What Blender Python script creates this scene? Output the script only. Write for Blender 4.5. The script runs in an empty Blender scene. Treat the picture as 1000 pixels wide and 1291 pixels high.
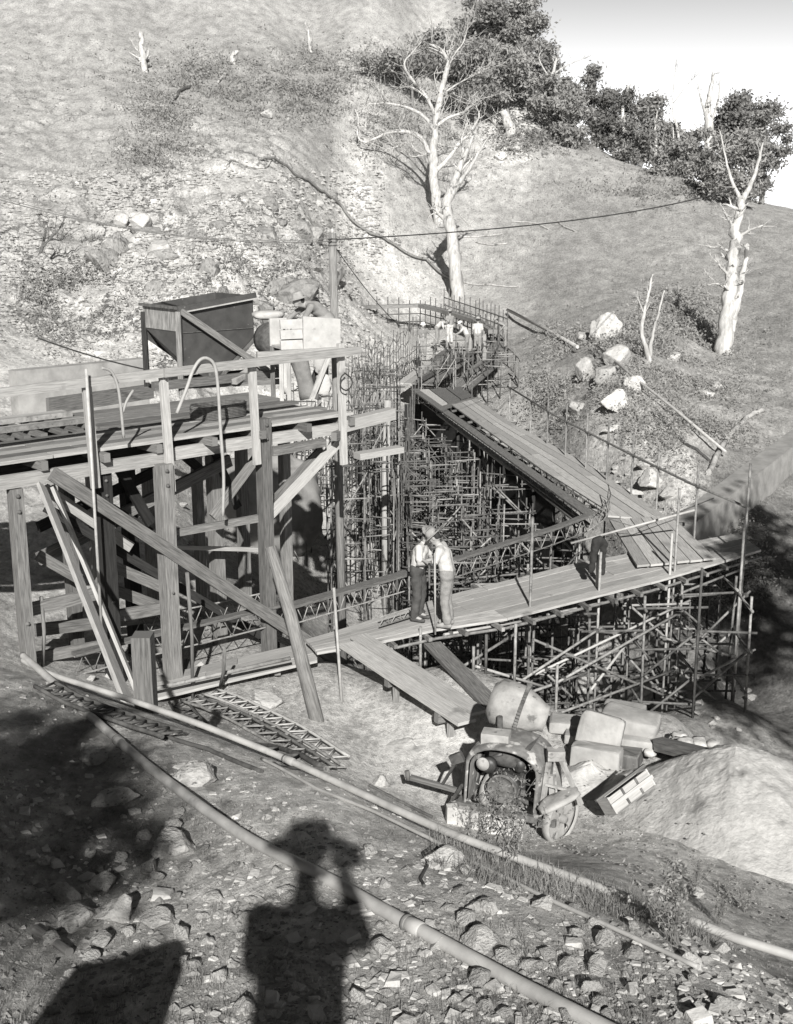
import bpy, bmesh, math, random
import numpy as np
from mathutils import Vector, Matrix, noise, Quaternion
R = math.radians
sc = bpy.context.scene
COL = sc.collection
V = Vector
rng = random.Random(7)
# ---------------------------------------------------------------- camera model
F, CX, CY, TH, CZ = 1500.0, 500.0, 645.5, R(14), 6.8
CT, ST = math.cos(TH), math.sin(TH)
def ray(px, py):
    u = (px - CX) / F; v = (CY - py) / F
    return V((u, CT + v * ST, -ST + v * CT))
def at(px, py, D):
    return V((0, 0, CZ)) + ray(px, py) * D
def on(px, py, z):
    r = ray(px, py)
    return V((0, 0, CZ)) + r * ((z - CZ) / r.z)
cam = bpy.data.cameras.new('camera'); co = bpy.data.objects.new('camera', cam); COL.objects.link(co)
co.location = (0, 0, CZ); co.rotation_euler = (R(90) - TH, 0, 0)
cam.sensor_fit = 'HORIZONTAL'; cam.sensor_width = 36; cam.lens = 54; cam.clip_end = 2000; cam.clip_start = .02
sc.camera = co
SUN = ray(425, 1055).normalized()          # direction the light travels
# ---------------------------------------------------------------- light
sl = bpy.data.lights.new('sun', 'SUN'); sl.energy = 5.0; sl.angle = R(.55); sl.color = (1, .985, .955)
so = bpy.data.objects.new('sun', sl); COL.objects.link(so); so.location = (0, -20, 40)
so.rotation_euler = SUN.to_track_quat('-Z', 'Y').to_euler()
w = bpy.data.worlds.new('World'); sc.world = w; w.use_nodes = True
nt = w.node_tree; nt.nodes.clear()
sky = nt.nodes.new('ShaderNodeTexSky'); sky.sky_type = 'NISHITA'; sky.sun_disc = False
sky.sun_elevation = math.asin(-SUN.z); sky.sun_rotation = math.atan2(-SUN.x, -SUN.y)
sky.dust_density = 1.5; sky.air_density = 1.0
bw = nt.nodes.new('ShaderNodeRGBToBW'); bg = nt.nodes.new('ShaderNodeBackground'); out = nt.nodes.new('ShaderNodeOutputWorld')
tcw = nt.nodes.new('ShaderNodeTexCoord'); sp = nt.nodes.new('ShaderNodeSeparateXYZ'); nt.links.new(tcw.outputs['Generated'], sp.inputs[0])
def wm(op, a, b=None):
    n = nt.nodes.new('ShaderNodeMath'); n.operation = op
    for i, x in enumerate((a, b)):
        if x is None: continue
        if isinstance(x, (int, float)): n.inputs[i].default_value = x
        else: nt.links.new(x, n.inputs[i])
    return n.outputs[0]
haze_ = wm('ADD', wm('MULTIPLY', wm('EXPONENT', wm('MULTIPLY', wm('ABSOLUTE', sp.outputs[2]), -9.0)), 10.0), .3)      # milky band of haze low in the sky
nt.links.new(sky.outputs[0], bw.inputs[0]); nt.links.new(wm('MULTIPLY', wm('MAXIMUM', bw.outputs[0], .5), haze_), bg.inputs[0]); nt.links.new(bg.outputs[0], out.inputs[0])
bg.inputs[1].default_value = .034
sc.view_settings.view_transform = 'Standard'; sc.view_settings.look = 'None'; sc.view_settings.exposure = 0.55; sc.view_settings.gamma = 1
# ---------------------------------------------------------------- materials
def mk(name, lo, hi, scale=8, rough=.85, bump=.3, coord='Object', stretch=(1, 1, 1), detail=8, spec=.2, rnd=.25,
       spots=None, metal=0, bdist=.02, contrast=(.3, .7), trans=0):
    m = bpy.data.materials.new(name); m.use_nodes = True
    t = m.node_tree; N = t.nodes; L = t.links
    b = N['Principled BSDF']; b.inputs['Roughness'].default_value = rough
    b.inputs['Specular IOR Level'].default_value = spec; b.inputs['Metallic'].default_value = metal
    tc = N.new('ShaderNodeTexCoord'); mp = N.new('ShaderNodeMapping'); mp.inputs['Scale'].default_value = stretch
    L.new(tc.outputs[coord], mp.inputs[0])
    n = N.new('ShaderNodeTexNoise'); n.inputs['Scale'].default_value = scale; n.inputs['Detail'].default_value = detail
    n.inputs['Roughness'].default_value = .62
    L.new(mp.outputs[0], n.inputs[0])
    cr = N.new('ShaderNodeValToRGB'); cr.color_ramp.elements[0].position = contrast[0]; cr.color_ramp.elements[1].position = contrast[1]
    cr.color_ramp.elements[0].color = (lo, lo * .985, lo * .955, 1); cr.color_ramp.elements[1].color = (hi, hi * .985, hi * .955, 1)
    L.new(n.outputs[0], cr.inputs[0]); c = cr.outputs[0]
    if spots:
        n2 = N.new('ShaderNodeTexNoise'); n2.inputs['Scale'].default_value = spots[0]; n2.inputs['Detail'].default_value = 5
        L.new(tc.outputs['Object'], n2.inputs[0])
        r2 = N.new('ShaderNodeValToRGB'); r2.color_ramp.elements[0].position = spots[1]; r2.color_ramp.elements[1].position = spots[1] + .08
        L.new(n2.outputs[0], r2.inputs[0])
        mx = N.new('ShaderNodeMixRGB'); s = spots[2]; mx.inputs[2].default_value = (s, s * .985, s * .955, 1)
        L.new(r2.outputs[0], mx.inputs[0]); L.new(c, mx.inputs[1]); c = mx.outputs[0]
    if rnd:
        oi = N.new('ShaderNodeObjectInfo'); mr = N.new('ShaderNodeMapRange'); mr.inputs[3].default_value = 1 - rnd; mr.inputs[4].default_value = 1 + rnd
        L.new(oi.outputs['Random'], mr.inputs[0])
        mm = N.new('ShaderNodeVectorMath'); mm.operation = 'SCALE'
        L.new(c, mm.inputs[0]); L.new(mr.outputs[0], mm.inputs['Scale']); c = mm.outputs[0]
    L.new(c, b.inputs['Base Color'])
    if bump:
        bp = N.new('ShaderNodeBump'); bp.inputs['Strength'].default_value = bump; bp.inputs['Distance'].default_value = bdist
        L.new(n.outputs[0], bp.inputs['Height']); L.new(bp.outputs[0], b.inputs['Normal'])
    if trans:
        tr = N.new('ShaderNodeBsdfTranslucent'); L.new(c, tr.inputs[0]); ms = N.new('ShaderNodeMixShader'); ms.inputs[0].default_value = trans
        L.new(b.outputs[0], ms.inputs[1]); L.new(tr.outputs[0], ms.inputs[2]); L.new(ms.outputs[0], N['Material Output'].inputs[0])
    return m
M = {}
M['wood'] = mk('weathered_timber', .07, .25, 3.2, .9, .5, 'UV', (1, 14, 1), rnd=.28, spots=(2.5, .66, .13), bdist=.006)
M['plank'] = mk('bleached_plank', .24, .5, 3.0, .9, .5, 'UV', (1, 16, 1), rnd=.22, spots=(1.6, .64, .2), bdist=.006)
M['paledeal'] = mk('pale_sawn_timber', .27, .46, 3.0, .85, .4, 'UV', (1, 16, 1), rnd=.15, spots=(5, .7, .3), bdist=.004)
M['darkwood'] = mk('shade_dark_timber', .015, .045, 3.0, .9, .4, 'UV', (1, 12, 1), rnd=.3)  # near-black timber, shade put into the colour of panels and back members
M['tube'] = mk('scaffold_steel', .12, .3, 9, .55, .2, 'Object', spec=.4, rnd=.35, spots=(14, .6, .1), bdist=.003)
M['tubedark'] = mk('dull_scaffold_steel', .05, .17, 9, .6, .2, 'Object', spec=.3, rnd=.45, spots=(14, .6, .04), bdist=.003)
M['tubepale'] = mk('bright_scaffold_steel', .28, .42, 9, .5, .1, 'Object', spec=.4, rnd=.15, spots=(20, .64, .25), bdist=.002)
M['rust'] = mk('rusty_iron', .05, .14, 12, .8, .4, 'Object', rnd=.3, bdist=.004)
M['pipe'] = mk('galvanised_pipe', .27, .46, 5, .55, .15, 'Object', (1, 1, 1), spec=.4, rnd=.1, spots=(4, .62, .22), bdist=.003)
M['darksteel'] = mk('dark_painted_steel', .045, .085, 4, .6, .15, 'Object', spec=.35, rnd=.1, spots=(9, .7, .3), bdist=.004)
M['streaked'] = mk('cement_streaked_steel', .08, .42, 5, .7, .15, 'Object', (5, 5, .7), rnd=.1, bdist=.004)
M['bark'] = mk('bleached_dead_wood', .24, .56, 2.2, .85, .9, 'Object', (3, 3, .5), rnd=.1, spots=(1.6, .6, .12), bdist=.04)
M['barkfg'] = mk('grey_bark', .1, .25, 6, .9, .6, 'Object', (3, 3, .6), rnd=.1)
M['leaf'] = mk('gum_leaves', .13, .32, 1.2, .75, 0, 'Object', rnd=.3, trans=.25)
M['leafpale'] = mk('pale_leaves', .17, .36, 1.5, .75, 0, 'Object', rnd=.2, trans=.25)
M['grass'] = mk('dry_grass', .12, .34, 1.5, .85, 0, 'Object', rnd=0, trans=.2)
M['weed'] = mk('weed_stems', .1, .3, 4, .85, 0, 'Object', rnd=.2, trans=.2)
M['rock'] = mk('weathered_rock', .28, .5, 3.5, .92, .9, 'Object', rnd=.22, spots=(5, .6, .14), bdist=.05)
M['cliffrock'] = mk('fractured_cliff_rock', .16, .36, 2.5, .95, 1.0, 'Object', (2, 2, .7), rnd=.15, spots=(2.2, .58, .1), bdist=.15)
M['palerock'] = mk('broken_pale_rock', .33, .54, 4, .92, .9, 'Object', rnd=.15, spots=(6, .64, .25), bdist=.04)
M['gravel'] = mk('gravel', .13, .3, 9, .92, .5, 'Object', rnd=0)
M['sand'] = mk('pale_sand', .38, .54, 14, .95, .5, 'Object', rnd=0, bdist=.05, spots=(2.4, .6, .27))
M['concrete'] = mk('cast_concrete', .2, .36, 2.0, .9, .3, 'Object', rnd=.08, spots=(1.2, .62, .25))
M['mixer'] = mk('cement_coated_steel', .2, .42, 5, .75, .4, 'Object', rnd=.08, spots=(7, .6, .14), bdist=.012)
M['cowl'] = mk('dented_cement_spattered_steel', .07, .24, 5, .75, .5, 'Object', rnd=.08, spots=(7, .56, .42), bdist=.015)
M['shaderock'] = mk('shade_toned_rock', .16, .28, 2, .8, .4, 'Object', rnd=0, spots=(1.2, .62, .3), bdist=.05)  # tone kept low, shadow on the rounded mass put into its colour
M['engine'] = mk('oily_cast_iron', .02, .07, 8, .5, .3, 'Object', rnd=.3, spec=.5)
M['white'] = mk('limewashed_steel', .34, .5, 5, .7, .2, 'Object', rnd=.05, spots=(9, .64, .3))
M['sack'] = mk('paper_sack', .24, .42, 3, .9, .6, 'Object', rnd=.1, spots=(4.5, .62, .3), bdist=.03)
M['print'] = mk('worn_ink', .2, .36, 20, .9, 0, 'Object', rnd=0)
M['shirt'] = mk('white_cotton', .42, .56, 6, .9, .5, 'Object', rnd=.05, bdist=.03)
M['khaki'] = mk('pale_khaki_cloth', .19, .3, 7, .9, .6, 'Object', rnd=.05, bdist=.03)
M['darkcloth'] = mk('dark_denim', .05, .1, 7, .9, .6, 'Object', rnd=.1, bdist=.03)
M['black'] = mk('black_wool', .02, .045, 7, .95, .6, 'Object', rnd=.1, bdist=.02)
M['greycloth'] = mk('grey_cloth', .16, .26, 7, .9, .6, 'Object', rnd=.2, bdist=.03)
M['felt'] = mk('hat_felt', .2, .32, 9, .95, .3, 'Object', rnd=.1, spots=(16, .66, .5))
M['helmet'] = mk('white_helmet', .7, .78, 3, .4, 0, 'Object', rnd=.05)
M['skin'] = mk('skin', .26, .36, 8, .6, .1, 'Object', rnd=.05)
M['hair'] = mk('dark_hair', .02, .05, 20, .7, .2, 'Object', rnd=.1)
M['boot'] = mk('boot_leather', .05, .1, 9, .6, .2, 'Object', rnd=.1)
M['rope'] = mk('rubber_hose', .3, .42, 8, .6, .1, 'Object', rnd=.2)
M['wire'] = mk('steel_cable', .12, .22, 8, .5, 0, 'Object', rnd=.3)
M['darkwire'] = mk('black_cable', .03, .06, 8, .7, 0, 'Object', rnd=.1)
M['tarp'] = mk('canvas', .32, .46, 3, .9, .7, 'Object', rnd=.1, bdist=.04)
# ---------------------------------------------------------------- mesh builder
class MB:
    def __init__(s): s.v = []; s.f = []; s.uv = []; s.sm = []
    def face(s, ids, uv=None, smooth=False):
        s.f.append(tuple(ids)); s.uv.append(uv if uv else [(0, 0)] * len(ids)); s.sm.append(smooth)
    def loft(s, rings, us, vs, closed=True, caps=True, smooth=False):
        base = len(s.v); n = len(rings[0])
        for r in rings: s.v.extend([tuple(p) for p in r])
        for i in range(len(rings) - 1):
            for j in range(n if closed else n - 1):
                k = (j + 1) % n
                a, b, c, d = base + i * n + j, base + i * n + k, base + (i + 1) * n + k, base + (i + 1) * n + j
                v1 = vs[j + 1]
                s.face((a, b, c, d), [(us[i], vs[j]), (us[i], v1), (us[i + 1], v1), (us[i + 1], vs[j])], smooth)
        if caps:
            s.face(tuple(base + j for j in reversed(range(n))), None)
            s.face(tuple(base + (len(rings) - 1) * n + j for j in range(n)), None)
    def beam(s, p0, p1, w, h, up=V((0, 0, 1)), w1=None, jag=0):
        p0, p1 = V(p0), V(p1); d = (p1 - p0); L = d.length; d = d / L
        x = d.cross(up)
        if x.length < 1e-3: x = d.cross(V((1, 0, 0)))
        x.normalize(); y = x.cross(d).normalized()
        o = rng.random() * 50; nseg = max(1, int(L / 1.2)); rings = []; us = []
        for i in range(nseg + 1):
            t = i / nseg; c = p0.lerp(p1, t) + (x * rng.uniform(-1, 1) + y * rng.uniform(-1, 1)) * (.004 if 0 < i < nseg else 0)
            ww = w * .5 * (1 + rng.uniform(-.03, .03)); hh = h * .5 * (1 + rng.uniform(-.03, .03))
            rings.append([c - x * ww - y * hh, c + x * ww - y * hh, c + x * ww + y * hh, c - x * ww + y * hh]); us.append(o + t * L)
        s.loft(rings, us, [o, o + w, o + w + h, o + 2 * w + h, o + 2 * w + 2 * h]); return s
    def tube(s, pts, r, n=8, r1=None, smooth=True, caps=True, wob=0):
        pts = [V(p) for p in pts]; m = len(pts); o = rng.random() * 50; rings = []; us = []; u = o
        t0 = (pts[1] - pts[0]).normalized(); ref = t0.orthogonal().normalized()
        for i, p in enumerate(pts):
            if i == 0: t = pts[1] - p
            elif i == m - 1: t = p - pts[i - 1]
            else: t = pts[i + 1] - pts[i - 1]
            t = t.normalized(); ref = (ref - t * ref.dot(t)).normalized(); b = t.cross(ref)
            rr = r if r1 is None else r + (r1 - r) * i / (m - 1)
            if i: u += (p - pts[i - 1]).length
            rings.append([p + (ref * math.cos(a) + b * math.sin(a)) * rr * (1 + (rng.uniform(-wob, wob) if wob else 0)) for a in [2 * math.pi * k / n for k in range(n)]]); us.append(u)
        s.loft(rings, us, [o + 2 * math.pi * r * k / n for k in range(n + 1)], smooth=smooth, caps=caps); return s
    def hexa(s, b, t):
        base = len(s.v); s.v.extend([tuple(p) for p in list(b) + list(t)]); n = len(b)
        s.face([base + i for i in reversed(range(n))], [(b[i][0], b[i][1]) for i in reversed(range(n))])
        s.face([base + n + i for i in range(n)], [(t[i][0], t[i][1]) for i in range(n)])
        for i in range(n):
            j = (i + 1) % n; L = (V(b[j]) - V(b[i])).length; h = (V(t[i]) - V(b[i])).length
            s.face([base + i, base + j, base + n + j, base + n + i], [(0, 0), (L, 0), (L, h), (0, h)])
        return s
    def box(s, c, size, rot=None):
        x, y, z = [k / 2 for k in size]; rot = rot or Matrix.Identity(3); c = V(c)
        q = [c + rot @ V(p) for p in ((-x, -y, -z), (x, -y, -z), (x, y, -z), (-x, y, -z), (-x, -y, z), (x, -y, z), (x, y, z), (-x, y, z))]
        return s.hexa(q[:4], q[4:])
    def lathe(s, prof, c, axis=V((0, 0, 1)), n=24, smooth=True, caps=True):
        axis = V(axis).normalized(); a = axis.orthogonal().normalized(); b = axis.cross(a); c = V(c)
        rings = [[c + axis * z + (a * math.cos(2 * math.pi * k / n) + b * math.sin(2 * math.pi * k / n)) * max(r, 1e-4) for k in range(n)] for r, z in prof]
        s.loft(rings, [z for r, z in prof], [k / n for k in range(n + 1)], smooth=smooth, caps=caps); return s
    def plate(s, poly, thick, nrm):
        nrm = V(nrm).normalized() * thick
        poly = [V(p) for p in poly]
        return s.hexa(poly, [p + nrm for p in poly])
    def build(s, name, mat, parent=None, loc=None):
        me = bpy.data.meshes.new(name)
        o = V(loc) if loc is not None else (parent_world(parent) if parent else V((0, 0, 0)))
        me.from_pydata([(x - o.x, y - o.y, z - o.z) for x, y, z in s.v], [], s.f)
        uvl = me.uv_layers.new(name='UVMap'); flat = [c for fu in s.uv for p in fu for c in p]
        uvl.data.foreach_set('uv', flat); me.polygons.foreach_set('use_smooth', s.sm)
        me.materials.append(M[mat] if isinstance(mat, str) else mat); me.validate(); me.update()
        ob = bpy.data.objects.new(name, me); COL.objects.link(ob)
        if parent: ob.parent = parent
        elif loc is not None: ob.location = o
        return ob
def parent_world(p):
    o = V((0, 0, 0))
    while p: o = o + p.location; p = p.parent
    return o
def tag(o, label=None, cat=None, group=None, kind=None):
    if label: o['label'] = label
    if cat: o['category'] = cat
    if group: o['group'] = group
    if kind: o['kind'] = kind
    return o
def thing(name, label, cat, loc=(0, 0, 0), group=None, kind=None):
    o = bpy.data.objects.new(name, None); COL.objects.link(o); o.location = loc; o.empty_display_size = .2
    return tag(o, label, cat, group, kind)
def solo(name, mb, mat, label, cat, loc, group=None, kind=None):
    return tag(mb.build(name, mat, None, loc), label, cat, group, kind)
def copy_tree(o, parent=None):
    c = o.copy(); COL.objects.link(c); c.parent = parent
    for ch in [k for k in ALLCH.get(o.name, [])]: copy_tree(ch, c)
    return c
ALLCH = {}
# ---------------------------------------------------------------- terrain
# (px, py, D, albedo, roughness amplitude) : points of the ground seen in the photograph at their estimated distance
TP = [(500,1291,4.4,.42,.05),(250,1240,4.7,.42,.05),(60,1240,4.9,.40,.05),(700,1240,4.75,.42,.05),(900,1240,5.0,.42,.05),
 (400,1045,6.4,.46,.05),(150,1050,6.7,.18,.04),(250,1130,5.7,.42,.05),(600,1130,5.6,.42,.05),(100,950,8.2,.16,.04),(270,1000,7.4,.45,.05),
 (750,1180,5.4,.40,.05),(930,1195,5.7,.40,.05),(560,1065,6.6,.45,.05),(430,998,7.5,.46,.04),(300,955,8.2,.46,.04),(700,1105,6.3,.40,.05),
 (850,1155,5.9,.40,.05),(160,905,9.2,.42,.05),(60,860,10.2,.40,.05),(240,925,8.9,.40,.05),(40,846,10.6,.40,.05),
 # hidden drop behind the edge of the bank
 (900,1210,8.0,.4,.0),(900,1165,10.2,.4,.0),(960,1190,10.2,.4,.0),(770,1130,8.6,.4,.0),(760,1095,11.2,.4,.0),(610,1090,9.0,.4,0),(600,1062,11.4,.4,0),(480,1012,11.4,.3,0),(330,960,12.6,.3,0),(220,912,13.6,.3,.0),(100,880,14.4,.46,.04),
 # bench
 (700,1062,14.05,.4,.0),(610,1045,14.4,.34,.01),(540,1010,15.2,.5,.01),(480,960,16.3,.54,.01),(450,900,18,.54,.01),(360,880,18.5,.4,.03),
 (600,960,16.3,.52,.01),(760,1010,15.2,.52,.01),(820,960,16.4,.4,.02),(930,1020,15,.52,.01),(215,885,18.4,.35,.03),(330,860,18.9,.4,.02),(480,860,18.8,.4,.02),
 (410,840,19.5,.4,.02),(250,850,19.6,.33,.03),(120,860,17.5,.35,.05),
 # left under the trestle
 (50,800,19.5,.36,.08),(60,700,23,.42,.12),(150,650,26,.45,.15),(200,740,23.5,.36,.1),(300,770,23,.36,.08),(60,600,28,.42,.15),(180,560,34,.45,.15),
 # ravine left slope
 (316,660,37.5,.4,.08),(300,600,40,.42,.12),(380,740,33,.4,.1),(340,550,43,.45,.2),(400,600,41.5,.42,.1),(430,700,38,.38,.1),(485,735,38.5,.35,.1),(430,520,46,.42,.2),
 (150,500,38,.5,.1),(60,470,36,.5,.1),
 # pit, ground albedo lowered so its shade sits in the colour
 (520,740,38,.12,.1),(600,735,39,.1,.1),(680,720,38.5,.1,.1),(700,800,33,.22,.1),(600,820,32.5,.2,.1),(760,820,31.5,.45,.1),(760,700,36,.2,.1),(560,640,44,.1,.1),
 # far end
 (490,470,56,.42,.25),(540,455,60,.42,.1),(560,420,66,.4,.1),(460,430,60,.48,.35),(600,400,72,.36,.1),(640,400,73,.3,.1),(520,388,78,.4,.1),
 # left cliff and hillside
 (350,420,52,.4,.5),(300,340,55,.4,.6),(380,340,59,.36,.6),(230,420,47,.4,.5),(200,300,58,.38,.6),(100,400,49,.36,.5),(60,300,56,.32,.5),(130,230,65,.33,.45),
 (250,240,66,.38,.4),(200,160,80,.29,.3),(60,160,78,.29,.3),(350,230,72,.36,.4),(400,160,90,.24,.25),(300,120,92,.23,.25),(60,60,96,.25,.2),(200,60,102,.24,.2),(400,60,112,.24,.2),
 (470,330,80,.42,.2),(470,240,86,.38,.2),(450,280,84,.48,.2),
 # right hill
 (578,378,79,.34,.1),(555,284,90,.3,.12),(700,350,77,.24,.1),(640,300,88,.27,.1),(700,250,95,.27,.1),(800,300,84,.25,.1),(640,200,104,.38,.3),(560,180,106,.3,.25),
 (800,220,101,.27,.12),(760,190,112,.27,.1),(700,138,118,.3,.1),(640,45,125,.26,.1),(540,30,124,.3,.2),(860,225,99,.27,.1),(950,262,92,.27,.1),(900,300,80,.25,.1),(940,360,68,.25,.12),
 (640,440,62,.3,.1),(700,440,56,.27,.15),(650,490,50,.33,.12),(700,510,46,.34,.15),(760,470,45,.28,.25),(830,430,52,.22,.2),(910,446,54,.25,.15),(800,380,64,.24,.12),
 (880,520,42,.3,.2),(940,480,47,.26,.15),(800,590,36.5,.4,.15),(860,600,35,.42,.15),(740,570,39,.36,.12),
 # right ravine
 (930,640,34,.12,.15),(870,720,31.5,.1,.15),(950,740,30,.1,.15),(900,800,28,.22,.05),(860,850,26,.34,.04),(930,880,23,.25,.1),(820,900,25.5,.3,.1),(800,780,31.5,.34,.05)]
ctl = []; rough = []; alb = []; keep_xy = []
for px, py, D, a, r_ in TP:
    p = at(px, py, D); ctl.append((p.x, p.y, p.z)); rough.append(r_); alb.append(a)
def add(x, y, z, a=.25, r_=.1): ctl.append((x, y, z)); rough.append(r_); alb.append(a)
add(0,-.3,5.15,.2,.0); add(-1.5,0,5.3,.29,.04); add(1.5,0,5.0,.29,.04); add(0,2.0,4.45,.29,.04); add(0,-6,6.2,.2); add(-9,-8,6.6,.2); add(9,-8,5.5,.2); add(-6,3,4.6,.2,.1); add(6,3,4.0,.2,.1); add(-8,9,3.3,.2,.1); add(8,9,1.5,.2,.1)
add(0,-30,8,.2); add(-30,-20,9,.2); add(30,-20,6,.2); add(0,-120,8); add(-150,-60,10); add(150,-60,0)
for px, py, D in ((60,-60,118),(300,-60,128),(480,-60,130),(590,-20,130),(650,10,128)): q = at(px, py, D); add(q.x, q.y, q.z, .24, .15)
for y, z in ((15,2.5),(25,3.4),(40,4.8),(60,9),(90,17),(120,26),(160,30)): add(-45-y*.1, y, z+3, .4, .4)
add(-14,18,1.6,.35,.1); add(-14,28,3,.4,.1)
for y, z in ((5,1),(15,-1.5),(22,-3),(32,-3),(45,-1.5),(60,-1),(80,2),(100,6),(130,4)): add(24+y*.25, y, z, .25, .15)
for x, y, z in ((-80,180,46),(-30,170,42),(4,175,34),(20,160,14),(45,150,4),(90,130,-6),(120,60,-6),(0,260,10),(60,240,-10),(-100,300,30)): add(x, y, z, .25, .2)
# ravine left unseen parts, under the walkway
for x, y, z in ((2.2,20.2,-2.6),(4.4,21.5,-3.0),(2,24,-4.8),(5,25,-5),(0.4,26,-4.6),(-1.2,25,-3.2),(-3,26,-1.6),(-2.5,22.3,-.8),(7.5,25,-4),(3.5,30,-5.2)): add(x, y, z, .2, .05)
add(2.0,18.3,-.5,.4,.0); add(3.7,19,-1.5,.4,0); add(5.5,18.2,-2.3,.35,.02); add(4.4,17.3,-.75,.4,.0); add(7,17,-1.8,.3,.02); add(8.5,15,-1,.3,.02); add(1.0,18.9,-.45,.4,0)
C = np.array(ctl); n_ = len(C)
def K(r2): return .5 * r2 * np.log(r2 + 1e-9)
# warp distance so near detail and far hills are fitted evenly
def warp(x, y):
    r = np.hypot(x, y + 14.0); s = np.log(r) / r * 30; return x * s, (y + 14.0) * s
wx, wy = warp(C[:, 0], C[:, 1])
A = K((wx[:, None] - wx) ** 2 + (wy[:, None] - wy) ** 2) + np.eye(n_) * 2.0
P_ = np.c_[np.ones(n_), wx, wy]
big = np.block([[A, P_], [P_.T, np.zeros((3, 3))]])
sol = np.linalg.solve(big, np.r_[C[:, 2], 0, 0, 0])
ra = np.array(rough); aa = np.array(alb)
def base_h(x, y):
    x = np.atleast_1d(np.asarray(x, float)); y = np.atleast_1d(np.asarray(y, float))
    a, b = warp(x, y); d2 = (a[:, None] - wx) ** 2 + (b[:, None] - wy) ** 2
    h = K(d2) @ sol[:n_] + sol[n_] + sol[n_ + 1] * a + sol[n_ + 2] * b
    wt = 1 / (d2 + .05) ** 1.6; wt /= wt.sum(1, keepdims=True)
    return h, wt @ ra, wt @ aa
def nz(x, y, amp):
    d = math.hypot(x, y + 3); q = max(.12, min(1, d / 60))           # feature size grows with the size of the hills
    p = V((x, y, 0)); n1 = noise.fractal(p * .35, 1, 2.1, 5) * .45 + noise.ridged_multi_fractal(p * .16 + V((9, 3, 1)), .9, 2.2, 5, 1, 2) * .25 * q - .2 * q
    if amp > .14: n1 += (noise.ridged_multi_fractal(p * .5 + V((3, 9, 4)), .7, 2.1, 6, 1, 2) - 1) * .34
    return amp * (n1 * 1.6) + .012 * noise.fractal(p * 3.0, 1, 2, 3)
def H(x, y):
    h = BV.ray_cast(V((x, y, 200)), V((0, 0, -1)), 400)[0]
    return h.z if h is not None else 0.0
def g(px, py, lift=0, near=3.0, far=160):
    """the point of the ground seen at a pixel of the photograph"""
    h = BV.ray_cast(V((0, 0, CZ)), ray(px, py).normalized(), far * 1.1)[0]
    if h is not None: return V((h.x, h.y, h.z + lift))
    return V((0, 0, CZ)) + ray(px, py) * far
    r = ray(px, py); D = near; step = .35; last = near
    while D < far:
        p = V((0, 0, CZ)) + r * D
        if p.z < H(p.x, p.y):
            lo, hi = last, D
            for _ in range(12):
                m = (lo + hi) / 2; q = V((0, 0, CZ)) + r * m
                if q.z < H(q.x, q.y): hi = m
                else: lo = m
            q = V((0, 0, CZ)) + r * hi; q.z += lift; return q
        last = D; D += step * max(.3, D / 20)
    q = V((0, 0, CZ)) + r * far; return q
def gg(x, y, lift=0): return V((x, y, H(x, y) + lift))
def dist(p): return V(p).dot(V((0, CT, -ST))) - V((0, 0, CZ)).dot(V((0, CT, -ST)))
ang = np.radians(np.r_[-180 + np.arange(45) * (150 / 45), -30 + np.arange(20) * .25, np.linspace(-25, 25, 430), 25.25 + np.arange(20) * .25, 30.3 + np.arange(1, 46) * (149.7 / 45)])
rad = np.r_[.3, .8, 1.4, 2, 2.6, np.geomspace(3, 160, 820), np.geomspace(170, 420, 24)]
AX, RX = np.meshgrid(ang, rad); X = (np.sin(AX) * RX).ravel(); Y = (np.cos(AX) * RX - 4).ravel()
Z = np.empty_like(X); RR = np.empty_like(X); AL = np.empty_like(X)
for i in range(0, len(X), 20000):
    Z[i:i+20000], RR[i:i+20000], AL[i:i+20000] = base_h(X[i:i+20000], Y[i:i+20000])
Z += np.array([nz(x, y, a) for x, y, a in zip(X, Y, RR)])
nr, na = len(rad), len(ang)
I = np.arange(nr * na).reshape(nr, na)
Q = np.stack([I[:-1, :-1], I[1:, :-1], I[1:, 1:], I[:-1, 1:]], -1).reshape(-1, 4)
me = bpy.data.meshes.new('ground')
me.vertices.add(len(X)); me.vertices.foreach_set('co', np.c_[X, Y, Z].ravel())
me.loops.add(Q.size); me.loops.foreach_set('vertex_index', Q[:, ::-1].ravel()); me.polygons.add(len(Q))
me.polygons.foreach_set('loop_start', np.arange(len(Q)) * 4); me.polygons.foreach_set('use_smooth', np.ones(len(Q), bool))
me.update(calc_edges=True); me.validate()
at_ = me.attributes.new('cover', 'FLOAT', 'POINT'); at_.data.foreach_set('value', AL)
ar_ = me.attributes.new('stony', 'FLOAT', 'POINT'); ar_.data.foreach_set('value', RR)
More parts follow.
